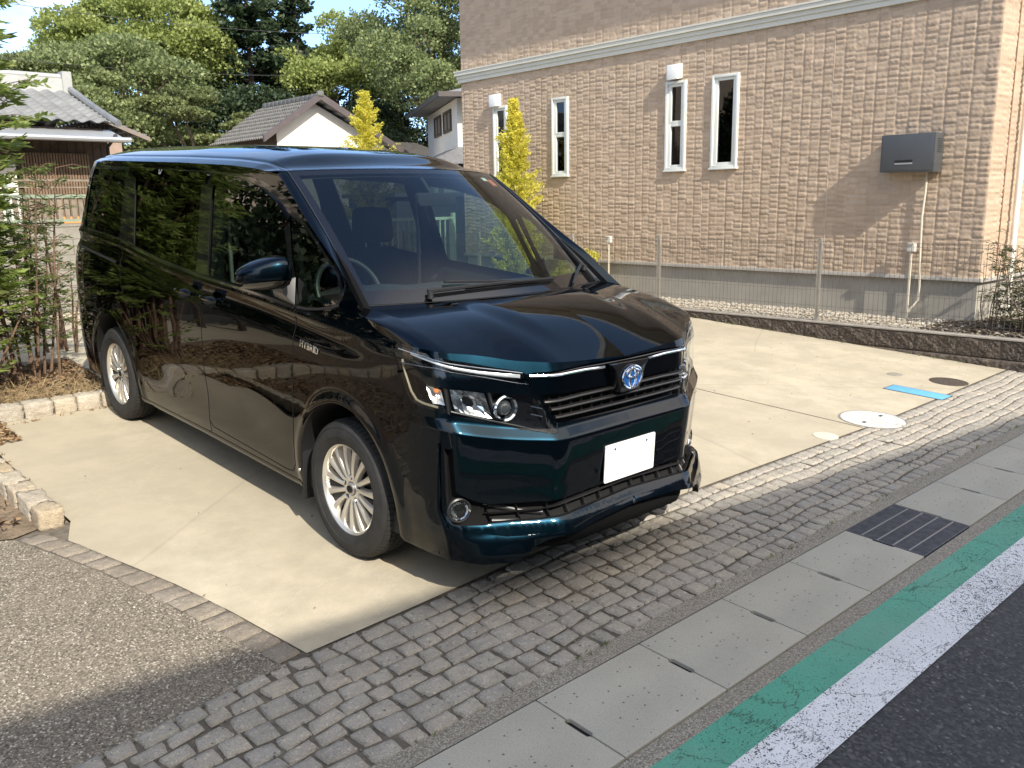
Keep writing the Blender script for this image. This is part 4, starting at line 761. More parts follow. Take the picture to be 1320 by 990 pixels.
# ---------------------------------------------------------------- the minivan (its own frame: nose towards -y, right flank at -x)
def table(xs,ys,sig=0.0,n=1500):
    X=np.linspace(xs[0],xs[-1],n); Y=np.interp(X,xs,ys)
    if sig>0:
        h=(X[1]-X[0]); k=max(1,int(3*sig/h)); w=np.exp(-.5*((np.arange(-k,k+1)*h)/sig)**2); w/=w.sum()
        pl=2*Y[0]-Y[k:0:-1]; pr=2*Y[-1]-Y[-2:-k-2:-1]
        Y=np.convolve(np.concatenate([pl,Y,pr]),w,'valid')
    return X,Y
SX,SY=table([.10,.16,.22,.30,.45,.65,.85,1.0,1.08,1.15,1.3,1.45,1.6,1.70,1.76],[.77,.79,.812,.828,.842,.8475,.8475,.843,.832,.817,.785,.752,.717,.690,.665],.02)
DX,DY=table([.10,.16,.20,.25,.31,.36,.385,.41,.50,.60,.693,.735,.76,.90,.95,1.06,1.2,1.8],[.10,.03,-.035,-.055,-.055,-.035,-.01,.010,.008,.0,-.006,.030,.036,.042,.044,.088,.16,.4],.003)
RX,RY=table([.1,.2,.35,.6,1.0,1.3,1.6,1.72,1.8],[-.05,-.02,0,0,-.01,-.05,-.10,-.14,-.2],.03)
_pf=np.array([[0,-.930],[.3,-.929],[.46,-.926],[.515,-.914],[.60,-.868],[.73,-.802],[.86,-.742],[.925,-.708],[.965,-.655],[.988,-.58],[.997,-.50],[1,-.40],[1,-.3],[1,-.2]])
_pr=np.array([[1,3.2],[.996,3.35],[.985,3.5],[.965,3.6],[.92,3.68],[.83,3.73],[.6,3.757],[.3,3.765],[0,3.768]])
def _dense(p,n=400):
    x=p[:,0]*.845;y=p[:,1]; t=np.r_[0,np.cumsum(np.hypot(np.diff(x),np.diff(y)))]
    T=np.linspace(0,t[-1],n); U=np.interp(T,t,p[:,0]);V=np.interp(T,t,y)
    for _ in range(26):
        U[1:-1]=.25*U[:-2]+.5*U[1:-1]+.25*U[2:]; V[1:-1]=.25*V[:-2]+.5*V[1:-1]+.25*V[2:]
    return T,U,V
_T,_U,_V=_dense(_pf); LF=_T[-1]; SC=-.2-LF
_T2,_U2,_V2=_dense(_pr); SR=3.2+_T2[-1]
PS=np.r_[SC+_T,np.linspace(-.19,3.19,50),3.2+_T2]
PU=np.r_[_U,np.ones(50),_U2]; PV=np.r_[_V,np.linspace(-.19,3.19,50),_V2]
HX,HY=table([-1.7,-1.12,-.98,-.885,-.77,-.68,-.55,0,4.6],[.004,.0,.008,.018,.037,.052,.06,.06,.06],.03)
def sstep(a,b,x): t=np.clip((x-a)/(b-a),0,1); return t*t*(3-2*t)
# belt line height along the side (s) for the shoulder crease
BX,BY=table([-.6,.0,.4,.66,.94,1.42,1.8,2.0,2.32,2.6,3.0,3.5,4.6],[1.03,1.055,1.08,1.095,1.105,1.115,1.135,1.15,1.18,1.215,1.235,1.25,1.25],.06)
def P(s,z,off=0.,sg=-1):
    s=np.asarray(s,float);z=np.asarray(z,float)
    s,z=np.broadcast_arrays(s,z)
    def base(s,z):
        u=np.interp(s,PS,PU);v=np.interp(s,PS,PV)
        wf=1-sstep(-.85,-.35,s); wr=sstep(2.7,3.6,s)
        b=np.interp(s,BX,BY); d=z-b
        mid=sstep(-.3,.3,s)
        cr=.010*np.exp(-((d+.012)/.016)**2)*mid - .012*np.exp(-((d+.075)/.035)**2)*mid
        # lower door scoop
        cr=cr-.012*np.exp(-((z-.46)/.10)**2)*sstep(.5,1.0,s)*(1-sstep(2.1,2.5,s))
        # flared arches
        for yc in (0,2.85):
            r=np.hypot(s-yc,(z-.31)); cr=cr+.010*np.exp(-((r-.41)/.035)**2)*(z>.2)
        return np.stack([u*(np.interp(z,SX,SY)+cr),v+np.interp(z-np.interp(s,HX,HY)*sstep(.50,.66,z)*(1-sstep(.80,.93,z)),DX,DY)*wf+np.interp(z,RX,RY)*wr,z],-1)
    p=base(s,z)
    e=2e-3
    n=np.cross(base(s+e,z)-base(s-e,z),base(s,z+e)-base(s,z-e))
    n/=np.linalg.norm(n,axis=-1,keepdims=True)+1e-12
    # outward: x>0 on side
    p=p+n*np.asarray(off)[...,None] if np.ndim(off) else p+n*off
    q=np.array([sg,1,1.]); return p*q,n*q

car=empty('minivan','dark teal black hybrid minivan parked nose-out on the concrete slab','minivan',mw=G.copy())
ZFs=[(SC,.972),(-1.299,.985),(-1.085,.999),(-.979,1.005),(-.898,1.021),(-.800,1.035),(-.600,1.050),(-.37,1.055),(-.25,1.08),(-.15,1.125),(-.05,1.20),(.07,1.285),(.25,1.385),(.42,1.48),(.6,1.59),(.76,1.68),(1.0,1.702),(1.3,1.715),(2.0,1.722),(3.3,1.722),(3.6,1.715),(SR,1.70)]
TX,TY=table([p[0] for p in ZFs],[p[1] for p in ZFs],.03)
def ZT(s): return np.interp(s,TX,TY)
# --- paints
def car_paint():
    t=NT('car_paint'); lw=t.n('LayerWeight'); lw.inputs['Blend'].default_value=.35; fl=t.voro(900,out='Color'); bw=t.n('RGBToBW'); t.l(fl,bw.inputs[0])
    c=t.mix(t.ramp(lw.outputs['Facing'],[(0,0),(.8,1)]),(.0025,.0108,.0185),(.0008,.002,.006)); c=t.mix(t.math('MULTIPLY',t.ramp(bw.outputs[0],[(.6,0),(.9,.35)]),.5),c,(.009,.05,.07)); t.base(c)
    t.set(Metallic=1.,Roughness=.33,Coat_Weight=1.,Coat_Roughness=.022,Coat_IOR=1.38); t.b.inputs['Specular Tint'].default_value=(.06,.12,.2,1); return t.m
M_car=car_paint()
M_gb=plain('gloss_black',(.006,.006,.007),.08,var=0,Coat_Weight=.5); M_pl=plain('black_plastic',(.010,.010,.011),.6,var=.05,bump=.0004,bsc=900)
M_pd=plain('dark_plastic_grey',(.016,.016,.017),.38,var=.05); M_mb=plain('matt_black_plastic',(.005,.005,.005),.85,var=0,Specular_IOR_Level=.15); M_gap=plain('panel_gap',(.002,.002,.002),.9,var=0); M_rub=plain('rubber_seal',(.01,.01,.01),.6,var=0)
M_chr=plain('chrome',(.80,.82,.85),.08,1.0,var=0); M_sil=plain('silver_alloy',(.66,.63,.57),.34,.75,var=.04); M_int=plain('cabin_black',(.005,.005,.006),.8,var=.1); M_seat=plain('seat_cloth',(.007,.007,.009),.95,var=.1)
M_dash=plain('dash_grey',(.014,.016,.020),.65,var=.05); M_lin=plain('roof_lining',(.05,.05,.05),.9,var=.05)
M_ws=mat_glass('windscreen_glass',(.66,.80,.78),1.5,0,1.25); M_sg=mat_glass('side_glass',(.34,.42,.38),1.52,0,1.5); M_pg2=mat_glass('privacy_glass',(.05,.055,.055),1.5,0,1.1); M_clear=mat_glass('lamp_cover_glass',(.93,.95,.95),1.5)
# --- constrained panels on a curved chart
def inpoly(P_,poly):
    x,y=P_[:,0],P_[:,1]; c=np.zeros(len(P_),bool); n=len(poly); j=n-1
    for i in range(n):
        xi,yi=poly[i];xj,yj=poly[j]
        k=((yi>y)!=(yj>y))&(x<(xj-xi)*(y-yi)/((yj-yi) if yj!=yi else 1e-12)+xi); c^=k; j=i
    return c
def dens(poly,d,closed=True):
    out=[];n=len(poly)
    for i in range(n if closed else n-1):
        a=np.array(poly[i],float);b=np.array(poly[(i+1)%n],float);k=max(1,int(math.ceil(np.hypot(*(b-a))/d)))
        for j in range(k): out.append(tuple(a+(b-a)*j/k))
    if not closed: out.append(tuple(map(float,poly[-1])))
    return out
def rounded(poly,r=.02,k=4):
    """round the corners of a closed outline"""
    out=[];n=len(poly)
    for i in range(n):
        p0,p,p2=[np.array(poly[j%n],float) for j in (i-1,i,i+1)]; a=p0-p;b=p2-p; la,lb=np.hypot(*a),np.hypot(*b); q=min(r,la*.45,lb*.45); A=p+a/la*q;B=p+b/lb*q
        for j in range(k+1): t=j/k; out.append(tuple((1-t)**2*A+2*t*(1-t)*p+t*t*B))
    return out
def panels(outer,regions,d=.03,dz=None,lines=()):
    dz=dz or d; polys=[dens(outer,d)]+[dens(r,d*.7) for _,r in regions]
    V=[];E=[]
    for p in polys:
        b=len(V); V+=p; E+=[(b+i,b+(i+1)%len(p)) for i in range(len(p))]
    for l_ in lines:
        p=dens(l_,d*.7,False); b=len(V); V+=p; E+=[(b+i,b+i+1) for i in range(len(p)-1)]
    o=np.array(polys[0]); xs=np.arange(o[:,0].min(),o[:,0].max(),d); zs=np.arange(o[:,1].min(),o[:,1].max(),dz); g=np.array([(x+(dz and (j%2)*d*.5),z) for j,z in enumerate(zs) for x in xs]); g=g[inpoly(g,polys[0])]
    ev=np.array(V); 
    keep=np.ones(len(g),bool)
    for i in range(0,len(g),400):
        dd=np.min(np.hypot(g[i:i+400,None,0]-ev[None,:,0],g[i:i+400,None,1]-ev[None,:,1]),axis=1); keep[i:i+400]=dd>d*.35
    V+= [tuple(q) for q in g[keep]]
    r=delaunay_2d_cdt([Vector(v) for v in V],E,[],0,1e-6); vv=np.array([tuple(v) for v in r[0]]); ff=np.array([f for f in r[2] if len(f)==3])
    cen=vv[ff].mean(1); own=np.where(inpoly(cen,polys[0]),0,-1)
    for k,p in enumerate(polys[1:]): own[(own>=0)&inpoly(cen,p)]=k+1
    return vv,ff,own
def emit(name,vv,ff,own,ids,fn,m,off=0.,sg=-1,parent=None,flip=False,thick=0):
    sel=ff[np.isin(own,ids)]; 
    if len(sel)==0: return None
    us,inv_=np.unique(sel,return_inverse=True); F=inv_.reshape(-1,3); q=vv[us]; P3,N3=fn(q[:,0],q[:,1],off,sg)
    a=P3[F[:,1]]-P3[F[:,0]];b=P3[F[:,2]]-P3[F[:,0]]; s=np.einsum('ij,ij->i',np.cross(a,b),N3[F].mean(1)); F=np.where((s<0)[:,None],F[:,::-1],F)
    if thick:   # turned-in rim so that the panel edge shows its depth
        ed={}
        for f in F:
            for i in range(3): ed[(f[i],f[(i+1)%3])]=1
        bd=[e for e in ed if (e[1],e[0]) not in ed]; n0=len(P3); P3=np.concatenate([P3,P3-N3*thick]); N3=np.concatenate([N3,N3]); F2=[]
        for a_,b_ in bd: F2+=[(b_,a_,a_+n0),(b_,a_+n0,b_+n0)]
        # rim gets its own vertices for clean shading
        R=np.array(F2); base=len(P3); Q=P3[R].reshape(-1,3); fn_=np.cross(P3[R[:,1]]-P3[R[:,0]],P3[R[:,2]]-P3[R[:,0]]); fn_/=np.linalg.norm(fn_,axis=1,keepdims=True)+1e-12
        own_n=np.zeros_like(P3); 
        Ta=P3[[b_ for a_,b_ in bd]]-P3[[a_ for a_,b_ in bd]]; On=np.cross(Ta,N3[[a_ for a_,b_ in bd]]); On/=np.linalg.norm(On,axis=1,keepdims=True)+1e-12; On=np.repeat(On,2,0)
        sgn=np.sign(np.einsum('ij,ij->i',fn_,On)); R2=np.arange(len(Q)).reshape(-1,3)+base; R2=np.where((sgn<0)[:,None],R2[:,::-1],R2); fn_=On
        # average per edge vertex for a smooth outline
        key=R.reshape(-1)%n0; acc=np.zeros((n0,3)); np.add.at(acc,key,np.repeat(fn_,3,0)); acc/=np.linalg.norm(acc,axis=1,keepdims=True)+1e-12
        P3=np.concatenate([P3,Q]); N3=np.concatenate([N3,acc[key]]); F=np.concatenate([F,R2])
        return mesh(name,P3,F,m,parent,N=N3)
    if flip: F=F[:,::-1];N3=-N3
    return mesh(name,P3,F,m,parent,N=N3)
def ribbon(pts,wd,fn,off=.0008,sg=-1,V=None,F=None,d=.02):
    q=np.array(dens(pts,d,False)); P3,N3=fn(q[:,0],q[:,1],off,sg); T=np.gradient(P3,axis=0); S=np.cross(N3,T); S/=np.linalg.norm(S,axis=1,keepdims=True)+1e-9
    b=len(V); n=len(q); V+=(P3-S*wd/2).tolist()+(P3+S*wd/2).tolist()
    for i in range(n-1): F.append((b+i,b+i+1,b+n+i+1,b+n+i))
def bar(pts,ht,dp,fn,off,sg,m,name,parent,d=.02,taper=None,join=None):
    """box-section strip following the chart: ht across, dp outwards from off"""
    q=np.array(dens(pts,d,False)); P3,N3=fn(q[:,0],q[:,1],off,sg); T=np.gradient(P3,axis=0); S=np.cross(N3,T); S/=np.linalg.norm(S,axis=1,keepdims=True)+1e-9
    n=len(q); h=np.full(n,ht/2) if taper is None else np.interp(np.linspace(0,1,n),[0,1],taper)*ht/2; h=h[:,None]
    prof=[(-1,0),(-.959,.502),(-.720,.860),(0,1.),(.72,.86),(.96,.5),(1,0)]; V=np.stack([P3+S*h*a+N3*dp*b for a,b in prof],1).reshape(-1,3); k=len(prof); F=[]
    for i in range(n-1):
        for j in range(k): F.append((i*k+j,(i+1)*k+j,(i+1)*k+(j+1)%k,i*k+(j+1)%k))
    F+= [tuple(range(k))[::-1],tuple((n-1)*k+j for j in range(k))]
    if join is not None:
        join.add(V,F); return None
    mb=MB(); mb.add(V,F); return mb.build(name,m,parent,smooth=True,ang=40)
def gridsurf(name,fn,us,vs,m,parent,flip=False,sel=None):
    U_,V_=np.meshgrid(us,vs,indexing='ij'); P_=fn(U_,V_); e=1e-3; N_=np.cross(fn(U_+e,V_)-fn(U_-e,V_),fn(U_,V_+e)-fn(U_,V_-e)); N_/=np.linalg.norm(N_,axis=-1,keepdims=True)+1e-12
    nu,nv=U_.shape; idx=np.arange(nu*nv).reshape(nu,nv); F=np.stack([idx[:-1,:-1].ravel(),idx[1:,:-1].ravel(),idx[1:,1:].ravel(),idx[:-1,1:].ravel()],1)
    if sel is not None:
        cu=(U_[:-1,:-1]+U_[1:,1:])/2; cv=(V_[:-1,:-1]+V_[1:,1:])/2; F=F[sel(cu,cv).ravel()]
    if flip: F=F[:,::-1];N_=-N_
    return mesh(name,P_.reshape(-1,3),F,m,parent,N=N_.reshape(-1,3))
def lipP(s,z,off,sg):
    def f(s,z): 
        fl=sstep(-1.06,-.93,s)*(1-sstep(-.80,-.66,s)); p,_=P(s,z,0.,1); _,n=P(s,np.full_like(z,.33),0.,1); n=n*[1,1,0]; return p+n*(off+.036*fl*np.clip((.335-z)/.12,0,1.1)**1.2)[...,None]
    e=2e-3; p=f(s,z); n=np.cross(f(s+e,z)-f(s-e,z),f(s,z+e)-f(s,z-e)); n/=np.linalg.norm(n,axis=-1,keepdims=True)+1e-12; q=np.array([sg,1,1.]); return p*q,n*q
# --- outlines (s along the flank / round the nose, z height)
def ell(cx,cz,a,b,z0,n=28):
    pts=[(cx-a-.005,z0)]+[(cx-a*math.cos(t),cz+b*math.sin(t)) for t in np.linspace(0,math.pi,n)]+[(cx+a+.02,z0)]
    return pts
archF=ell(0,.31,.385,.405,.195); archR=ell(2.85,.31,.36,.42,.21)
bottom=[(SC,.20),(-1.2,.20),(-.6,.20)]+archF+archR+[(3.6,.23),(SR,.25)]
top=[(s,float(ZT(s))) for s in np.linspace(SR,SC,150)]
OUT=bottom+top
bl=lambda s:float(np.interp(s,BX,BY))+.022
head=[(-.365,1.048),(-.440,1.044),(-.615,1.034),(-.786,1.007),(-.910,.982),(-1.008,.966),(-1.033,.948),(-1.043,.913),(-1.091,.821),(-1.142,.721),(-1.120,.716),(-.999,.736),(-.867,.769),(-.721,.806),(-.645,.822),(-.560,.828),(-.520,.836),(-.485,.873),(-.423,.992)]
grille=[(SC,.966),(-1.299,.969),(-1.048,.960),(-1.061,.917),(-1.102,.822),(-1.150,.755),(-1.299,.750),(SC,.745)]
lowg=[(SC,.456),(-1.31,.446),(-1.098,.436),(-.852,.437),(-.816,.367),(-1.05,.370),(-1.22,.381),(SC,.393)]
fogr=[(-.707,.673),(-.673,.673),(-.683,.470),(-.687,.400),(-.682,.364),(-.810,.363),(-.845,.372),(-.850,.440),(-.801,.453),(-.736,.487),(-.723,.501)]
fdoor=[(.386,1.09),(.41,.92),(.43,.61),(.46,.31),(.50,.268),(.56,.258),(1.38,.285),(1.42,.31),(1.41,.67),(1.41,1.13),(1.46,1.6),(1.50,1.695),(1.17,1.683),(.85,1.635),(.66,1.565),(.58,1.50),(.50,1.30)]
sdoor=[(1.424,.25),(1.424,.31),(1.414,.67),(1.414,1.13),(1.464,1.6),(1.504,1.695),(2.0,1.702),(2.62,1.704),(2.645,1.25),(2.60,.95),(2.49,.76),(2.45,.55),(2.46,.25),(2.43,.215),(1.46,.238)]
g_f=rounded([(1.335,bl(1.335)),(1.445,1.60),(1.40,1.645),(1.17,1.632),(.89,1.585),(.70,1.515),(.625,1.46),(.50,1.235),(.44,bl(.44))],.03)
g_s=rounded([(1.495,bl(1.49)),(1.60,1.648),(2.57,1.652),(2.43,bl(2.4)),(2.32,bl(2.32)),(2.0,bl(2.0)),(1.8,bl(1.8))],.035)
g_q=rounded([(2.70,bl(2.7)),(2.745,1.665),(3.50,1.665),(3.45,bl(3.45)),(3.0,bl(3.0))],.04)
g_t=rounded([(.375,1.098),(.43,1.20),(.50,1.31),(.585,1.50),(.42,1.445),(.25,1.352),(.09,1.255),(.045,1.20),(.055,1.150),(.2,1.112)],.02)
band=[(.36,1.085),(.2,1.10),(.05,1.137),(.02,1.19),(.07,1.262),(.25,1.368),(.42,1.463),(.585,1.55),(.72,1.60),(.89,1.64),(1.17,1.672),(1.5,1.682),(2.6,1.685),(2.8,1.688),(3.54,1.69),(3.50,bl(3.5)-.012)]+[(s,bl(s)-.012) for s in (3.0,2.6,2.4,2.2,2.0,1.8,1.42,.94,.66,.42)]
lipband=[(SC,.369),(-1.30,.351),(-1.073,.318),(-.88,.320),(-.701,.351),(-.660,.350),(-.655,.240),(-.665,.213),(-.936,.215),(-.981,.270),(-1.071,.302),(-1.301,.331),(SC,.344)]
reg=[('bumper_low',[(SC,.2),(SC,.356),(-1.301,.343),(-1.071,.311),(-.981,.280),(-.936,.225),(-.945,.2)]),('front_door',fdoor),('sliding_door',sdoor),('surround',band),('glass_f',g_f),('glass_s',g_s),('glass_q',g_q),('glass_t',g_t),('head',head),('grille',grille),('lowg',lowg),('fogr',fogr)]
vv,ff,own=panels(OUT,reg,.026,.011,[[(s_,z+float(np.interp(s_,HX,HY))) for s_ in np.linspace(SC,-.50,50)] for z in (.680,.689,.696,.705,.728,.735,.743)]+[[(s_,float(ZT(s_))-q) for s_ in np.linspace(SC,-.42,60)] for q in (.008,.016)])
ID={n:i+1 for i,(n,_) in enumerate(reg)}
sidepart=lambda n:n
for sg in (-1,1):
    side='right' if sg<0 else 'left'
    emit('body_side',vv,ff,own,[0],P,M_car,0,sg,car)
    emit('chin_spoiler',vv,ff,own,[ID['bumper_low']],P,M_mb,-.05,sg,car)
    fd=emit('front_door',vv,ff,own,[ID['front_door']],P,M_car,0,sg,car); sd=emit('sliding_door',vv,ff,own,[ID['sliding_door']],P,M_car,0,sg,car)
    emit('window_surround',vv,ff,own,[ID['surround']],P,M_gb,0.0,sg,car)
    emit('door_window',vv,ff,own,[ID['glass_f']],P,M_sg,-.006,sg,fd); emit('door_window',vv,ff,own,[ID['glass_s']],P,M_pg2,-.006,sg,sd)
    emit('rear_quarter_window',vv,ff,own,[ID['glass_q']],P,M_pg2,-.004,sg,car); emit('front_quarter_window',vv,ff,own,[ID['glass_t']],P,M_sg,-.004,sg,car)
    emit('inner_trim',vv,ff,own,[0,ID['front_door'],ID['sliding_door'],ID['surround']],P,M_int,-.055,sg,car,flip=True)
    # panel gaps
    V=[];F=[]
    for pts,wd in [([(.386,1.088),(.41,.92),(.43,.61),(.46,.31),(.50,.265),(.56,.256),(1.38,.283),(1.42,.31),(1.411,.67),(1.411,1.115)],.0055),
                   ([(1.42,.31),(1.424,.25),(1.46,.236),(2.43,.213),(2.46,.25),(2.45,.55),(2.49,.76),(2.60,.95),(2.645,1.235)],.0055),
                   ([(-.520,.834),(-.565,.770),(-.570,.720),(-.500,.660),(-.440,.560),(-.405,.45)],.003),
                   ([(2.70,1.085),(2.9,1.098),(3.3,1.125),(3.5,1.135),(3.60,1.137)],.016),
                   ([(-1.150,.755),(-1.142,.719)],.004),([(-.690,.745),(-.704,.681)],.004),([(-.690,.745),(-.600,.750),(-.565,.745)],.003)]:
        V=[];F=[]; ribbon(pts,wd,P,.0009,sg,V,F); mesh('panel_gap',V,F,M_gap,car,smooth=True)
    V=[];F=[]; ribbon([(s,bl(s)-.016) for s in np.linspace(.40,2.65,60)],.012,P,.0035,sg,V,F); mesh('belt_moulding',V,F,M_gb,car,smooth=True)
    V=[];F=[]; ribbon([(.382,1.092),(.3,1.094),(.2,1.106),(.1,1.124),(.04,1.142)],.012,P,.004,sg,V,F); mesh('window_trim',V,F,M_pd,car,smooth=True)
    V=[];F=[]
    for pts in ([(1.345,bl(1.345)+.01),(1.45,1.59)],[(2.43,bl(2.43)+.02),(2.565,1.63)]): V=[];F=[]; ribbon(pts,.007,P,.003,sg,V,F); mesh('window_divider',V,F,M_gap,car,smooth=True)
    # visors
    vis=[(.56,1.47),(.70,1.55),(.89,1.612),(1.17,1.655),(1.455,1.668),(1.45,1.605),(1.17,1.59),(.92,1.548),(.75,1.495),(.64,1.425)]
    a_,b_,c_=panels(vis,[],.025); emit('rain_visor',a_,b_,c_,[0],P,M_pg2,.016,sg,fd,thick=.014)
    vis=[(1.50,1.668),(2.66,1.680),(2.655,1.625),(1.52,1.612)]; a_,b_,c_=panels(vis,[],.03); emit('rain_visor',a_,b_,c_,[0],P,M_pg2,.016,sg,sd,thick=.014)
    # sill strip under the doors
    bar([(.42,.212),(1.4,.222),(2.48,.212)],.035,.006,P,-.002,sg,M_car,'sill',car,d=.05)
    # handles
    for s0,pr in ((1.30,fd),(1.62,sd)):
        z0=1.008 if pr is fd else 1.012; a_,b_,c_=panels([(s0+.075*math.cos(t),z0-.006+.030*math.sin(t)) for t in np.linspace(0,2*math.pi,24,endpoint=False)],[],.015); emit('handle_recess',a_,b_,c_,[0],P,M_gap,.0012,sg,pr)
        q=np.linspace(-1,1,13); pts=[(s0+.098*a,z0+.004) for a in q]; P3,N3=P(np.array([p[0] for p in pts]),np.array([p[1] for p in pts]),0,sg); bow=.012+.026*(1-np.abs(q)**2.6)
        mb=MB(); mb.tube([tuple(p+n*b) for p,n,b in zip(P3,N3,bow)],[.006+.007*(1-abs(a)**3) for a in q],10); mb.build('door_handle',M_car,pr,smooth=True)
    # hybrid badge
    cu=bpy.data.curves.new('badge','FONT'); cu.body='HYBRID'; cu.size=.045; cu.extrude=.0015; cu.align_x='CENTER'; cu.offset=.0008
    to=bpy.data.objects.new('badge_tmp',cu); COL.objects.link(to); dg=bpy.context.evaluated_depsgraph_get(); me=bpy.data.meshes.new_from_object(to.evaluated_get(dg)); bpy.data.objects.remove(to)
    co=np.array([v.co[:] for v in me.vertices]); P3,N3=P(.26+(-sg)*(-1)*co[:,0]*1.05 if False else .26+(sg)*co[:,0]*1.05,.912+co[:,1]+.10*(.26+sg*co[:,0]-.26),co[:,2]+.003,sg)
    for v,p in zip(me.vertices,P3): v.co=p
    me.materials.clear(); me.materials.append(M_chr); bo=bpy.data.objects.new('badge',me); link(bo,car)
    # wheel arch lining and well
    for cy,b_h in ((0,.405),(2.85,.42)):
        a_r=.385 if cy==0 else .36; mb=MB(); n=26; V=[]; sx=sg
        prof=[(.835,0),(.815,.004),(.70,.0),(.55,-.0)]
        for k in range(n+1):
            t=math.pi*k/n
            s_=cy-a_r*math.cos(t); z_=.31+b_h*math.sin(t) if 0<k<n else .20
            xx=abs(float(P(np.array([s_]),np.array([max(z_,.2)]),0,sg)[0][0,0]))
            for x,_ in ((xx-.0005,0),(xx-.02,0),(.56,0)): V.append((sg*x,s_,z_))
        F=[]
        for k in range(n):
            for j in range(2): F.append((k*3+j,(k+1)*3+j,(k+1)*3+j+1,k*3+j+1))
        mb.add(V,F); V2=[(sg*.56,cy-a_r*math.cos(math.pi*k/n),.31+b_h*math.sin(math.pi*k/n) if 0<k<n else .2) for k in range(n+1)]; mb.add(V2,[tuple(range(n+1))]); mb.build('wheel_arch_liner',M_pl,car,smooth=True,ang=50)
    # mud guards
    mb=MB(); mb.box((sg*.835 if sg>0 else -.835,.375,.155),((sg*.835 if sg>0 else -.835)-sg*.17,.39,.55)); mb.build('mud_guard',M_pl,car,bevel=.004)
    mb=MB(); mb.box((sg*.83-(.0 if sg<0 else .16),3.20,.15),(sg*.83+(.16 if sg<0 else 0),3.214,.52)); mb.build('mud_guard',M_pl,car,bevel=.004)
    if sg<0:
        mb=MB(); 
        for z in (.30,.41): mb.lathe([(.0001,.004),(.008,.003),(.009,0)],12,f=lambda a,b,c,z=z:(-.838-c,.395+a+.012,z+b))
        mb.build('guard_bolt',M_chr,car,smooth=True)
    # --- headlight unit
    hl=emit('headlight',vv,ff,own,[ID['head']],P,M_gb,-.055,sg,car)
    emit('lamp_cover',vv,ff,own,[ID['head']],P,M_clear,.0035,sg,hl)
    inner=[(-1.024,.928),(-1.009,.909),(-.897,.938),(-.783,.959),(-.662,.975),(-.460,.992),(-.450,.955),(-.623,.914),(-.722,.909),(-.892,.885),(-1.070,.863),(-1.061,.880)]
    a_,b_,c_=panels(inner,[],.02); emit('painted_brow',a_,b_,c_,[0],P,M_car,-.010,sg,hl,thick=.03)
    lens=plain('lamp_white_%s'%side,(.72,.74,.76),.12,.5,var=0)
    bar([(-.500,1.021),(-.600,1.011),(-.664,1.002),(-.839,.968),(-1.000,.946)],.014,.010,P,-.016,sg,lens,'daytime_light_bar',hl,taper=(.5,1.25))
    bar([(-.42,1.032),(-.600,1.024),(-.839,.984),(-1.010,.960)],.004,.006,P,-.004,sg,M_chr,'lamp_edge_trim',hl)
    bar([(-.430,.980),(-.662,.984),(-.839,.951),(-.982,.922),(-1.033,.915)],.003,.008,P,-.008,sg,M_chr,'lamp_edge_trim',hl)
    bar([(-.435,.990),(-.455,.940),(-.500,.872),(-.535,.842),(-.580,.835),(-.660,.829)],.009,.008,P,-.014,sg,plain('lamp_edge_cream',(.27,.24,.17),.25,.3,var=0),'lamp_rear_edge',hl)
    bar([(-.721,.816),(-.868,.778),(-.997,.747),(-1.114,.724)],.009,.012,P,-.022,sg,M_pd,'lamp_lower_frame',hl)
    # reflector bowls
    def patch(poly,m,off,name,par,th=.0): a_,b_,c_=panels(poly,[],.012); return emit(name,a_,b_,c_,[0],P,m,off,sg,par,thick=th)
    def facets(poly,name,off,dep,nx,nz_,m):
        (s0,z0),(s1,z1),(s2,z2),(s3,z3)=poly; V=[];F=[]; rg=random.Random(nx*7+nz_)
        mb=MB()
        for i in range(nx):
            for j in range(nz_):
                qs=[]
                for (u,w_) in ((i/nx,j/nz_),((i+1)/nx,j/nz_),((i+1)/nx,(j+1)/nz_),(i/nx,(j+1)/nz_)):
                    qs.append(((1-u)*(1-w_)*s0+u*(1-w_)*s1+u*w_*s2+(1-u)*w_*s3,(1-u)*(1-w_)*z0+u*(1-w_)*z1+u*w_*z2+(1-u)*w_*z3,u,w_))
                c0=[]
                for s_,z_,u,w_ in qs:
                    dd=off-dep*math.sin(math.pi*min(max(u,0),1))*math.sin(math.pi*min(max(w_*.8+.1,0),1))+rg.uniform(-.002,.002); c0.append(P(np.array([s_]),np.array([z_]),dd,sg)[0][0])
                mb.add(c0,[(0,1,2,3)])
        return mb.build(name,m,hl)
    M_ref=plain('reflector_%s'%side,(.80,.82,.84),.16,1.,var=0)
    facets([(-.585,.905),(-.672,.897),(-.690,.838),(-.624,.838)],'turn_signal',-.020,.030,4,4,plain('signal_reflector_%s'%side,(.92,.88,.84),.3,.8,var=0))
    facets([(-.713,.903),(-.860,.881),(-.892,.779),(-.746,.806)],'main_reflector',-.020,.042,7,5,M_ref)
    patch([(-.631,.903),(-.655,.900),(-.658,.885),(-.635,.888)],plain('amber_%s'%side,(.75,.28,.10),.2,var=0),-.014,'amber_bulb',hl,.01)
    for (a0,a1) in (((-.693,.905),(-.705,.801)),((-.878,.888),(-.902,.777))): bar([a0,a1],.016,.03,P,-.045,sg,M_pd,'lamp_rib',hl)
    # projector
    pc,pn=P(np.array([-.945]),np.array([.817]),-.020,sg); pc=Vector(pc[0]); fwd=Vector((sg*.18,-1,.02)).normalized(); rot=fwd.to_track_quat('Z','Y').to_matrix()
    f=lambda x,y,z:tuple(pc+rot@Vector((x,y,z)))
    mb=MB(); mb.lathe([(.052,-.03),(.055,.004),(.049,.010),(.042,.004),(.036,-.02)],32,f=f); pj=mb.build('projector_ring',M_chr,hl,smooth=True)
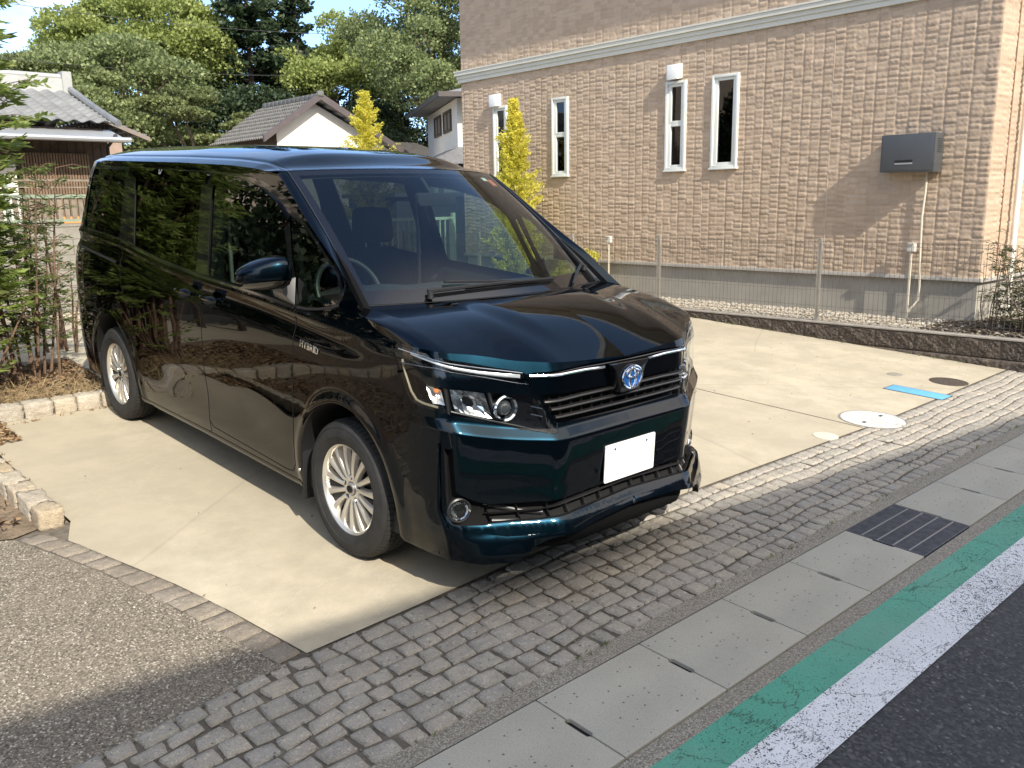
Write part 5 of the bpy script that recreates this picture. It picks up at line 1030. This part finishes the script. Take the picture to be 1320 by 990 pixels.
    mb=MB(); mb.lathe([(.0001,.012),(.012,.010),(.022,.004),(.029,-.006),(.031,-.018)],28,f=f); mb.build('projector_lens',plain('projector_lens_%s'%side,(.05,.055,.06),.02,.2,var=0,Coat_Weight=1.),pj,smooth=True)
    for z in (.824,.792): bar([(-1.045,z),(-1.093,z-.012)],.005,.004,P,-.018,sg,M_chr,'lamp_accent',hl)
    # --- fog lamp recess, slot and lamp
    fr=emit('fog_lamp_bezel',vv,ff,own,[ID['fogr']],P,M_mb,-.03,sg,car)
    V=[];F=[]
    q=np.array(dens(fogr,.015)); A,NA=P(q[:,0],q[:,1],.0,sg); B,_=P(q[:,0],q[:,1],-.0305,sg); n=len(q); mesh('bezel_edge',np.concatenate([A,B]),[(i,(i+1)%n,n+(i+1)%n,n+i) for i in range(n)],M_pd,fr)
    fc=Vector(P(np.array([-.735]),np.array([.414]),-.012,sg)[0][0]); rot2=Vector((sg*.35,-1,.05)).normalized().to_track_quat('Z','Y').to_matrix(); f2=lambda x,y,z:tuple(fc+rot2@Vector((x,y,z)))
    mb=MB(); mb.lathe([(.050,-.02),(.052,.006),(.046,.010),(.042,.004)],28,f=f2); fl_=mb.build('fog_lamp',M_pd,fr,smooth=True)
    mb=MB(); mb.lathe([(.0001,.014),(.02,.012),(.036,.004),(.042,-.004)],28,f=f2); mb.build('fog_lamp_glass',M_clear,fl_,smooth=True)
    mb=MB(); mb.lathe([(.0001,-.02),(.012,-.024),(.03,-.014),(.041,.0)],14,f=f2); mb.build('fog_reflector',M_ref,fl_)
    # --- grille halves
    gr=emit('grille',vv,ff,own,[ID['grille']],P,M_gap,-.06,sg,car)
    mb=MB()
    for z,zo in ((.842,.834),(.806,.802),(.770,.768)): bar([(SC+.0,z),(-1.3,z+.001),(-1.10-.03*(z<.83)-.02*(z<.79),zo+.004)],.013,.022,P,-.028,sg,M_pd,'slat',gr,join=mb)
    for s in np.arange(SC+.05,-1.13,.062): bar([(s,.762),(s+.004,.85)],.006,.012,P,-.045,sg,M_pl,'x',gr,join=mb)
    mb.build('slats',M_pd,gr,smooth=True,ang=40)
    pan=[(SC,.930),(-1.297,.937),(-1.052,.936),(-1.084,.872),(-1.297,.865),(SC,.857)]; a_,b_,c_=panels(pan,[],.02); emit('grille_panel',a_,b_,c_,[0],P,M_car,-.012,sg,gr,thick=.03)
    bar([(SC,.954),(-1.299,.959),(-1.048,.953)],.022,.006,P,-.022,sg,M_gb,'upper_strip',gr)
    bar([(-1.422,.944),(-1.298,.949),(-1.038,.947)],.014,.014,P,-.010,sg,M_chr,'chrome_bar',gr)
    # --- lower grille
    lg=emit('lower_grille',vv,ff,own,[ID['lowg']],P,M_gap,-.05,sg,car); mb=MB()
    for dz in (.066,.036,.006):
        pts=[(SC,.393+dz*.95),(-1.22,.381+dz*.97),(-1.05,.370+dz*.98),(-.835,.367+dz*1.02)]; bar(pts,.008,.03,P,-.034,sg,M_pd,'slat',lg,join=mb)
    for s in (SC+.06,-1.41,-1.31,-1.205,-1.10,-.975): 
        zb_=float(np.interp(s,[SC,-1.22,-1.05,-.835],[.393,.381,.370,.367])); bar([(s,zb_),(s+.003,zb_+.066)],.007,.018,P,-.040,sg,M_pl,'x',lg,join=mb)
    for k,dz in enumerate((.021,.051)):
        for s0_,s1_ in ((-1.08,-.86),): bar([(s0_,.356+dz*.9),(s1_,.364+dz)],.022,.008,P,-.042,sg,M_pd,'x',lg,join=mb)
    mb.build('slats',M_pd,lg,smooth=True,ang=40)
    # --- lip spoiler blade
    a_,b_,c_=panels(lipband,[],.022); ls=emit('lip_spoiler',a_,b_,c_,[0],lipP,M_car,.011,sg,car,thick=.03)
    fac=[(-.690,.336),(-.800,.319),(-.829,.248),(-.720,.230)]; a_,b_,c_=panels(rounded(fac,.01),[],.015); 
    bar([(-.652,.690),(-.652,.56),(-.650,.44),(-.650,.35),(-.655,.25)],.022,.016,P,-.004,sg,M_car,'corner_fin',car,taper=(.6,1.5))
    # --- side mirror
    def mir(y,z,x): return (sg*x,y,z)
    rows=[]; mp_=[(.868,.40,1.242,.055,.050),(.895,.405,1.250,.085,.066),(.94,.415,1.250,.092,.066),(.99,.432,1.243,.084,.058),(1.035,.455,1.233,.066,.046),(1.068,.475,1.224,.044,.032),(1.084,.49,1.218,.012,.010)]
    V=[];n=20
    for (x,y,z,ry,rz) in mp_:
        for k in range(n):
            t=2*math.pi*k/n; cx_,sz_=math.cos(t),math.sin(t); yy=(abs(cx_)**.6)*math.copysign(1,cx_)*ry; zz=(abs(sz_)**.62)*math.copysign(1,sz_)*rz*(1.05 if sz_>0 else .62); 
            if yy>ry*.35: yy=ry*.35+(yy-ry*.35)*.25
            V.append((sg*x,y+yy-.01,z+zz+(.012 if zz>0 else 0)))
    F=[]
    for i in range(len(mp_)-1):
        for k in range(n): F.append((i*n+k,i*n+(k+1)%n,(i+1)*n+(k+1)%n,(i+1)*n+k))
    F+=[tuple(range(n)),tuple((len(mp_)-1)*n+k for k in range(n))[::-1]]
    mb=MB(); mb.add(V,F); sm=mb.build('side_mirror',M_car,car,smooth=True,ang=60); md=sm.modifiers.new('s','SUBSURF'); md.levels=1; md.render_levels=1
    mb=MB(); V=[]
    for (x,y,z,ry,rz) in mp_[1:6]: V+= [(sg*x,y-ry*.92-.012,z-rz*.30),(sg*x,y-ry*.75-.012,z-rz*.62),(sg*x,y-ry*.2,z-rz*1.02)]
    F=[]
    for i in range(4):
        for j in range(2): F.append((i*3+j,i*3+j+1,(i+1)*3+j+1,(i+1)*3+j))
    mb.add([(x,y-.004,z-.002) for x,y,z in V],F); mb.build('lower_mirror_shell',M_gb,sm,smooth=True)
    bar([(0,0),(1,0)],.1,.1,lambda a,b,o,s:(np.stack([sg*(.91+.13*a),.405-.088+.03*a,1.232-.005*a],-1)+0*np.array([0,-1.,0]),np.tile([[0,-1.,0]],(len(a),1))),0,sg,M_chr,'tmp',sm) if False else None
    # mirror foot: grey wedge on the door corner
    mb=MB(); A_=[(.40,1.095),(.60,1.112),(.60,1.135),(.50,1.20),(.43,1.225)]; P3,N3=P(np.array([a for a,b in A_]),np.array([b for a,b in A_]),.002,sg); tip=[(sg*.868,.445,1.15),(sg*.872,.53,1.15),(sg*.872,.53,1.168),(sg*.872,.48,1.195),(sg*.868,.44,1.20)]
    mb.add([tuple(p) for p in P3]+tip,[(0,1,2,3,4),(5,9,8,7,6)]+[(i,(i+1)%5,5+(i+1)%5,5+i) for i in range(5)]); mb.build('mirror_foot',plain('satin_grey_%s'%side,(.11,.11,.11),.35,.2,var=0),sm,bevel=.006,seg=3)
# --- hood on its own patch
def lerp(a,b,t): return a+(b-a)*t
def hoodf(s,t):
    s=np.asarray(s,float);t=np.asarray(t,float); sa=-np.abs(s)  # s<0 right half uses sg later
    B,_=P(sa,ZT(sa),0.,1); x=B[...,0]; xr=x*.995; q=np.clip(xr/.745,0,None); yr=np.where(xr<.745,-.215+.165*q**2,-.05-(xr-.745)/.085*.085); zr=np.where(xr<.745,1.152-.008*q**2,1.144-.022*np.clip((xr-.745)/.085,0,1))
    yr=np.where(sa>-.16,np.maximum(yr,B[...,1]+.0),yr); e=1-(1-t)**2.0; z=lerp(B[...,2],np.maximum(zr,B[...,2]),e); y=lerp(B[...,1],yr,t)
    bul=.010*(1-sstep(.33,.47,x+.13*(1-t)))*sstep(.05,.5,t)*(1-sstep(.9,1.,t)); z=z+bul+.004*np.sin(np.pi*t)*(1-(x/.84)**2)
    return np.stack([x,y,z],-1)
for sg in (-1,1):
    ss=np.r_[np.linspace(SC,-.7,50),np.linspace(-.69,-.155,40)]; us=ss; vs=np.linspace(0,1,34)
    fnh=lambda U_,V_,sg=sg: hoodf(U_,V_)*np.array([sg,1,1])
    gridsurf('bonnet',fnh,us,vs,M_car,car,flip=(sg<0))
def ribbon2(name,fn,pts,wd,m,off=.001,parent=car,d=.02):
    q=np.array(dens(pts,d,False)); e=1e-3; p=fn(q[:,0],q[:,1]); N_=np.cross(fn(q[:,0]+e,q[:,1])-fn(q[:,0]-e,q[:,1]),fn(q[:,0],q[:,1]+e)-fn(q[:,0],q[:,1]-e)); N_/=np.linalg.norm(N_,axis=1,keepdims=True)+1e-12; N_*=np.where(N_[:,2:3]<0,-1,1)
    T=np.gradient(p,axis=0); S=np.cross(N_,T); S/=np.linalg.norm(S,axis=1,keepdims=True)+1e-9; p=p+N_*off; n=len(q); return mesh(name,np.concatenate([p-S*wd/2,p+S*wd/2]),[(i,i+1,n+i+1,n+i) for i in range(n-1)],m,parent,smooth=True)
for sg in (-1,1):
    fnh=lambda U_,V_,sg=sg: hoodf(U_,V_)*np.array([sg,1,1])
    ribbon2('panel_gap',fnh,[(-.43,.0),(-.41,.3),(-.38,.6),(-.36,.97)],.005,M_gap)
    for t0 in (.55,): ribbon2('washer_nozzle_base',fnh,[(-1.15,.86),(-1.12,.86)],.012,M_pl,.004)
    # black wiper arm pivot covers / cowl corner pieces
# --- windscreen, cowl, pillars
def wsf(u,t,off=0.):
    u=np.asarray(u,float);t=np.asarray(t,float); x=u*lerp(.745,.648,t); y=lerp(-.19+.155*u**2,.55+.195*u**2,t); z=lerp(1.150-.004*u**2,1.715-.022*u**2,t); b=.030*4*t*(1-t)*(1-.3*u**2)+off
    return np.stack([x,y-b*.62,z+b*.78],-1)
wsi=lambda U_,V_:wsf(U_,V_)
gridsurf('windscreen',wsf,np.linspace(-.955,.955,41),np.linspace(.085,.955,27),M_ws,car)
def frame_sel(u,t): return (np.abs(u)>.955)|(t<.085)|(t>.955)
us=np.r_[-1,-.985,-.97,-.955,np.linspace(-.94,.94,40),.955,.97,.985,1.]; vs=np.r_[0,.03,.06,.085,np.linspace(.1,.94,26),.955,.98,1.]
gridsurf('windscreen_border',wsf,us,vs,M_gb,car,sel=frame_sel)
def cowlf(u,t): 
    a=wsf(u,np.zeros_like(u)+.02); x=u*.775; b=np.stack([x,-.235+.16*np.minimum(np.abs(u),1)**2,1.140-.006*u**2],-1); return a*(1-t[...,None])+b*t[...,None]-np.array([0,0,.02])*np.sin(math.pi*t)[...,None]
gridsurf('cowl_cover',cowlf,np.linspace(-1,1,31),np.linspace(0,1,8),M_pl,car,flip=True)
def pilf(t,w_,sg):
    t=np.asarray(t,float); s=-.16+.93*t; A,_=P(s,ZT(s),0.,1); B=wsf(np.ones_like(t),t); q=A+(B-A)*w_[...,None]; n=np.array([.75,-.35,.45]); return (q+n*(.012*4*w_*(1-w_))[...,None])*np.array([sg,1,1])
for sg in (-1,1): 
    gridsurf('windscreen_pillar',lambda a,b,sg=sg:pilf(a,b,sg),np.linspace(0,1,40),np.linspace(0,1,7),M_car,car,flip=(sg>0))
    gridsurf('pillar_trim',lambda a,b,sg=sg:pilf(a,b,sg)+np.array([-sg*.03,.03,-.015]),np.linspace(0,1,20),np.linspace(0,1,3),M_int,car,flip=(sg<0))
    V=[];F=[];T_=np.linspace(.02,1,40); p=pilf(T_,np.full(40,.97),sg)+np.array([0,-.001,.003]); q_=pilf(T_,np.full(40,.90),sg)+np.array([sg*.001,-.001,.003]); mesh('windscreen_moulding',np.concatenate([p,q_]),[(i,i+1,40+i+1,40+i) for i in range(39)],M_pd,car,smooth=True)
# --- roof
ZCX,ZCY=table([.5,.55,.7,.85,1.05,1.4,2.0,3.0,3.4,3.6,3.75],[1.705,1.715,1.757,1.786,1.810,1.829,1.837,1.832,1.818,1.80,1.775],.05)
def rooff(u,t):
    u=np.asarray(u,float);t=np.asarray(t,float); s=.76+(3.62-.76)*t; A,_=P(s,ZT(s),0.,1); xe=A[...,0]; ye=A[...,1]; y=ye-.195*(1-u**2)*(1-t)**2+.03*(1-u**2)*t**2
    zc=np.interp(y,ZCX,ZCY); au=np.abs(u); x=xe*u; z=A[...,2]+(zc-A[...,2])*(1-au**3.4); z=z-.006*np.exp(-((au-.90)/.018)**2); ux=np.clip(x/.648,-1.06,1.06); k=1-sstep(0,.10,t); z=z*(1-k)+(1.718-.022*ux**2)*k; y=y*(1-k)+k*(.552+.195*ux**2+(y-.565-.195*u**2)); return np.stack([x,y,z],-1)
us=np.sin(np.linspace(-math.pi/2,math.pi/2,81)); us=np.unique(np.r_[us,np.linspace(-.96,-.84,16),np.linspace(.84,.96,16)]); gridsurf('roof',rooff,us,np.linspace(0,1,70),M_car,car)
for sg in (-1,1): ribbon2('roof_gutter_strip',rooff,[(sg*.90,.0),(sg*.90,.98)],.010,M_gb,.001)
ribbon2('roof_front_seal',rooff,[(-.93,.001),(0,.001),(.93,.001)],.006,M_pl,.001)
gridsurf('headliner',lambda a,b:rooff(a,b)*np.array([.96,1,1])-np.array([0,0,.045]),np.linspace(-1,1,24),np.linspace(.01,.98,20),M_lin,car,flip=True)
# roof rear spoiler and tail closing
mb=MB(); V=[]
for sg in (-1,1): pass
A=rooff(np.linspace(-1,1,31),np.full(31,.999)); Bq=A*np.array([.94,1,1])+np.array([0,.10,-.035]); Cq=Bq+np.array([0,-.10,-.05]); n=31
mb.add(np.concatenate([A,Bq,Cq]),[(i,i+1,n+i+1,n+i) for i in range(n-1)]+[(n+i,n+i+1,2*n+i+1,2*n+i) for i in range(n-1)]); mb.build('rear_spoiler',M_car,car,smooth=True,ang=50)
# --- emblem, plate, sticker
def at(x,z,off):
    s=np.interp(abs(x),*[np.array(a) for a in (np.abs(P(np.linspace(SC,-.7,60),np.full(60,z),0.,1)[0][:,0]),np.linspace(SC,-.7,60))]); return s
yc=float(P(np.array([SC]),np.array([.888]),0.,1)[0][0,1])
f3=lambda x,y,z:(x,yc-.012-z,.888+y)
mb=MB(); mb.prism([(-.125,.066),(.125,.066),(.098,.040),(.062,-.062),(-.062,-.062),(-.098,.040)],-.03,.014,f=f3); eh=mb.build('emblem_housing',M_gb,car,bevel=.006)
ring=lambda rx,rz,x0,z0,r,n=36:[(x0+rx*math.cos(2*math.pi*k/n),z0+rz*math.sin(2*math.pi*k/n)) for k in range(n+1)]
mb=MB(); mb.prism(ring(.060,.047,0,0,0)[:-1],.012,.020,f=f3); em=mb.build('emblem',plain('emblem_blue',(.02,.16,.55),.12,.6,var=0,Coat_Weight=1.),car,bevel=.003)
mb=MB()
mb.tube([f3(x,z,.022) for x,z in ring(.061,.048,0,0,0)],.0055,8,cap=False); mb.tube([f3(x,z,.024) for x,z in ring(.038,.017,0,.018,0)],.005,8,cap=False); mb.tube([f3(x,z,.024) for x,z in ring(.019,.042,0,0,0)],.005,8,cap=False)
mb.build('emblem_rings',M_chr,em,smooth=True)
f4=lambda x,y,z:(x,-.932-z,.535+y)
mb=MB(); mb.prism(rounded([(-.165,-.0825),(.165,-.0825),(.165,.0825),(-.165,.0825)],.008),0,.004,f=f4); pt=mb.build('licence_plate',plain('plate_white',(.86,.86,.85),.4,var=0),car)
mb=MB(); mb.box((-.12,-.93,.49),(.12,-.86,.58)); mb.build('plate_bracket',M_pl,pt)
mb=MB()
for sx in (-1,1): mb.lathe([(.0001,.007),(.006,.006),(.007,.004)],12,f=lambda a,b,c,sx=sx:f4(sx*.105+a,.058+b,c))
mb.build('plate_screw',M_chr,pt,smooth=True)
mb=MB(); c0=wsf(np.array([.86]),np.array([.92]))[0]; 
def onws(u0,u1,t0,t1,name,m,off=-.006):
    q=wsf(np.array([u0,u1,u1,u0]),np.array([t0,t0,t1,t1]),off); return mesh(name,q,[(0,1,2,3)],m,car)
onws(.72,.80,.915,.95,'inspection_sticker',plain('sticker_pale',(.62,.66,.60),.6,var=0)); onws(.81,.90,.87,.935,'inspection_sticker',plain('sticker_red',(.75,.16,.08),.6,var=0))
# --- wipers
for (u0,u1,t0,t1,up_) in ((-.62,.42,.045,.055,.0),(.94,.60,.12,.0,0)):
    pts=[wsf(np.array([lerp(u0,u1,k/12)]),np.array([lerp(t0,t1,k/12)+.012*math.sin(math.pi*k/12)]),.020)[0] for k in range(13)]; mb=MB()
    mb.tube(pts,[.010-.004*k/12 for k in range(13)],6); pts2=[p+np.array([0,.004,-.010]) for p in pts[3:]]; mb.tube(pts2,.005,4); piv=pts[0]+np.array([0,-.02,-.02]); mb.lathe([(.0001,.020),(.013,.017),(.016,-.01)],14,f=lambda a,b,c:(piv[0]+a,piv[1]+b,piv[2]+c)); mb.build('wiper',M_pl,car,smooth=True)
pts=[wsf(np.array([u]),np.array([t]),.016)[0] for u,t in ((-.48,.10),(-.2,.085),(.1,.07),(.3,.06))]; mb=MB(); mb.tube(pts,.006,6); mb.build('wiper',M_pl,car,smooth=True)
# --- cabin
mb=MB(); mb.prism([(-.70,.12),(.70,.12),(.76,.45),(.74,.70),(-.74,.70),(-.76,.45)],.60,.70); mb.build('cabin_floor_box',M_int,car) if False else None
mb=MB(); mb.box((-.78,.05,.30),(.78,3.6,.42)); mb.build('cabin_floor',M_int,car)
V=[];F=[]; prof=[(-.10,1.118),(.10,1.125),(.28,1.135),(.42,1.125),(.48,1.08),(.50,.98),(.46,.75),(.42,.45)]; xs=np.linspace(-.74,.74,25)
for x in xs:
    hood_=.035*math.exp(-((x+.38)/.17)**2)+.02*math.exp(-((x)/.2)**2)
    for i,(y,z) in enumerate(prof): V.append((x,y+.11*(x/.74)**2*(1 if i<3 else 0),z+(hood_*(i in (2,3)))-.02*(abs(x)>.72)))
k=len(prof); F=[(i*k+j,(i+1)*k+j,(i+1)*k+j+1,i*k+j+1) for i in range(24) for j in range(k-1)]; mb=MB(); mb.add(V,F); mb.build('dashboard',M_dash,car,smooth=True,ang=60)
th=math.radians(28); swc=Vector((-.37,.66,1.09)); A1=Vector((1,0,0)); A2=Vector((0,math.sin(th),math.cos(th)))
mb=MB(); mb.tube([swc+A1*(.185*math.cos(t))+A2*(.185*math.sin(t)) for t in np.linspace(0,2*math.pi,37)],.015,10,cap=False); st=mb.build('steering_wheel',plain('wheel_leather',(.012,.012,.013),.45,var=.05),car,smooth=True)
mb=MB(); mb.tube([swc-A1*.18,swc,swc+A1*.18],[.014,.05,.014],8); mb.tube([swc,swc-A2*.17],[.03,.014],8); mb.build('wheel_hub',M_int,st,smooth=True)
def seat(x,y,wd=.50,hz=1.20,head=True,name='seat'):
    mb=MB(); mb.prism([(y-.30,.60),(y+.18,.56),(y+.20,.72),(y-.28,.76)],x-wd/2,x+wd/2,f=lambda a,b,q:(q,a,b)); s=mb.build(name,M_seat,car,bevel=.04,seg=3)
    mb=MB(); 
    prof=[(0,.62,1.),(0.03,.85,1.),(.07,1.05,.95),(.10,1.17,.80),(.115,1.22,.55)]; V=[];F=[]; k=len(prof)
    for dy,z,wf in prof:
        for a,b in ((-1,.0),(-.92,-.055),(-.5,-.03),(.5,-.03),(.92,-.055),(1,0),(.92,.09),(-.92,.09)): V.append((x+a*wd/2*wf,y+.13+dy+b,z+(hz-1.2)))
    for i in range(k-1):
        for j in range(8): F.append((i*8+j,i*8+(j+1)%8,(i+1)*8+(j+1)%8,(i+1)*8+j))
    F+=[tuple(range(8))[::-1],tuple((k-1)*8+j for j in range(8))]; mb.add(V,F); mb.build('backrest',M_seat,s,smooth=True,ang=60)
    if head:
        mb=MB(); mb.prism(rounded([(x-.135,hz+.05),(x+.135,hz+.05),(x+.12,hz+.27),(x-.12,hz+.27)],.06),y+.19,y+.29,f=lambda a,b,q:(a,q+.10*(b-hz),b)); mb.build('headrest',M_seat,s,bevel=.02,seg=3)
        mb=MB(); mb.tube([(x-.06,y+.24,hz-.03),(x-.06,y+.25,hz+.08)],.007,6); mb.tube([(x+.06,y+.24,hz-.03),(x+.06,y+.25,hz+.08)],.007,6); mb.build('headrest_post',M_chr,s,smooth=True)
seat(-.38,1.25); seat(.38,1.30); seat(-.38,2.15,hz=1.12); seat(.38,2.15,hz=1.12); seat(-.30,3.0,.52,1.10); seat(.30,3.0,.52,1.10)
for sg in (-1,1):
    mb=MB(); mb.tube([(sg*.735,1.42,.4),(sg*.75,1.42,1.1),(sg*.68,1.46,1.5),(sg*.60,1.47,1.68)],[.05,.05,.045,.04],8); mb.build('cabin_pillar',M_int,car,smooth=True)
    mb=MB(); mb.tube([(sg*.74,2.58,.4),(sg*.755,2.58,1.1),(sg*.68,2.62,1.5),(sg*.60,2.62,1.68)],[.06,.06,.05,.04],8); mb.build('cabin_pillar',M_int,car,smooth=True)
mb=MB(); mb.tube([(-.64,1.43,.9),(-.64,1.44,1.3),(-.635,1.45,1.5)],.012,5); mb.tube([(.66,1.43,.9),(.66,1.44,1.3),(.645,1.45,1.5)],.012,5); mb.build('seat_belt',plain('belt_grey',(.28,.28,.27),.8),car)
mb=MB(); mb.prism(rounded([(-.12,1.535),(.12,1.535),(.125,1.60),(-.125,1.60)],.02),.40,.43,f=lambda a,b,q:(a,q,b)); mb.tube([(0,.45,1.59),(0,.55,1.68)],.01,6); mb.build('interior_mirror',M_int,car,bevel=.006)
mb=MB(); mb.box((-.70,3.66,.5),(.70,3.68,1.15)); mb.build('tailgate_trim',M_int,car)
mb=MB(); mb.box((-.80,-.62,.21),(.80,3.55,.30)); mb.V=[(x*(.70 if abs(y)<.6 or 2.3<y<3.4 else 1),y,z) for x,y,z in mb.V]; mb.build('underbody',M_pl,car)
mb=MB(); mb.box((-.55,-.80,.18),(.55,3.5,.24)); mb.box((-.50,-.70,.24),(.50,-.45,.95)); mb.box((-.55,-.45,.24),(.55,.06,1.02)); mb.build('engine_bay',M_pl,car)
# --- wheels
M_tyre=NT('tyre_rubber'); t=M_tyre; t.base(t.ramp(t.noise(18,5,.6),[(.3,(.018,.018,.018)),(.7,(.032,.031,.030))])); t.set(Roughness=.72,Specular_IOR_Level=.35); M_tyre=M_tyre.m
def wheel(y,sg):
    cx=sg*.745; o=bpy.data.objects.new('wheel',None); link(o,car); o.location=(cx,y,.3135); X=lambda r,a,x:(sg*x,r*math.cos(a),r*math.sin(a))
    R=.3135; prof=[(.212,-.085),(.235,-.098),(.27,-.104),(.297,-.094),(.309,-.078),(R,-.06),(R,.06),(.309,.078),(.297,.094),(.288,.099),(.286,.097),(.27,.1045),(.245,.1035),(.243,.101),(.228,.097),(.213,.089),(.207,.075)]
    mb=MB(); mb.lathe([(r,x) for r,x in prof],96,f=lambda a,b,c:(sg*c,a,b)); 
    # tread grooves as raised ribs/lugs
    for x0 in (-.052,-.018,.018,.052):
        pass
    n=72
    for k in range(n):
        a=2*math.pi*k/n
        for x0,x1,sh in ((.054,.082,.0),(.022,.048,.5),(-.014,.014,.2),(-.048,-.022,.7),(-.082,-.054,.3)):
            a0=a+sh*2*math.pi/n; a1=a0+2*math.pi/n*.84; r1=R+.004; ro=.3085 if abs(x1)>.08 else r1; ri=.3085 if abs(x0)>.08 else r1
            V=[X(R-.01,a0,x0),X(R-.01,a1,x0),X(R-.01,a1,x1),X(R-.01,a0,x1),X(ri+.002,a0,x0),X(ri+.002,a1,x0),X(ro+.002,a1,x1),X(ro+.002,a0,x1)]; mb.add(V,[(4,5,6,7),(0,1,5,4),(1,2,6,5),(2,3,7,6),(3,0,4,7)])
    mb.build('tyre',M_tyre,o,smooth=True,ang=30)
    mb=MB(); mb.lathe([(.190,-.07),(.193,.04),(.196,.068),(.200,.080),(.209,.086),(.2115,.083),(.213,.078),(.207,.07)],72,f=lambda a,b,c:(sg*c,a,b)); rim=mb.build('rim',M_sil,o,smooth=True,ang=40)
    mb=MB(); ns=15
    for k in range(ns):
        a=2*math.pi*k/ns+.1; V=[];F=[]; st_=[(.050,.060,.0155),(.075,.066,.0135),(.12,.070,.0150),(.165,.070,.0185),(.198,.066,.0245)]
        for r,x,hw in st_:
            for q,dx in ((-1,-.022),(-.72,-.001),(-.3,.003),(.3,.003),(.72,-.001),(1,-.022)):
                y_=r*math.cos(a)-q*hw*math.sin(a); z_=r*math.sin(a)+q*hw*math.cos(a); V.append((sg*(x+dx),y_,z_))
        for i in range(4):
            for j in range(5): F.append((i*6+j,i*6+j+1,(i+1)*6+j+1,(i+1)*6+j))
        mb.add(V,F)
    mb.lathe([(.062,.040),(.062,.058),(.054,.064),(.034,.062),(.030,.055),(.0001,.055)],40,f=lambda a,b,c:(sg*c,a,b)); mb.build('spokes',M_sil,rim,smooth=True,ang=40)
    mb=MB(); mb.lathe([(.030,.055),(.030,.066),(.026,.0705),(.0001,.072)],28,f=lambda a,b,c:(sg*c,a,b)); mb.build('centre_cap',plain('cap_silver',(.42,.41,.39),.35,.8,var=0),rim,smooth=True)
    mb=MB()
    mb.tube([(sg*.073,.019*math.cos(t),.015*math.sin(t)) for t in np.linspace(0,2*math.pi,22)],.0022,5,cap=False); mb.tube([(sg*.0735,.007*math.cos(t),.013*math.sin(t)) for t in np.linspace(0,2*math.pi,18)],.002,5,cap=False); mb.tube([(sg*.0735,.013*math.cos(t),.005+.006*math.sin(t)) for t in np.linspace(0,2*math.pi,18)],.002,5,cap=False)
    mb.build('cap_emblem',M_gap,rim)
    mb=MB()
    for k in range(5):
        a=2*math.pi*k/5+.3; cy,cz=.057*math.cos(a),.057*math.sin(a); mb.lathe([(.0135,.062),(.0135,.0645),(.011,.0655)],16,f=lambda p,q,c:(sg*c,cy+p,cz+q))
    mb.build('lug_recess',M_gap,rim)
    mb=MB()
    for k in range(5):
        a=2*math.pi*k/5+.3; cy,cz=.057*math.cos(a),.057*math.sin(a); mb.lathe([(.009,.060),(.009,.070),(.006,.073),(.0001,.0735)],6,f=lambda p,q,c:(sg*c,cy+p,cz+q))
    mb.build('lug_nut',M_chr,rim)
    mb=MB(); mb.lathe([(.14,.015),(.14,.025),(.0001,.027)],36,f=lambda a,b,c:(sg*c,a,b)); mb.lathe([(.0001,-.02),(.19,-.02),(.19,-.025)],36,f=lambda a,b,c:(sg*c,a,b)); mb.build('brake_disc',plain('brake_dark',(.06,.055,.05),.5,.6),o,smooth=True)
for sg in (-1,1):
    for y in (0,2.85): wheel(y,sg)
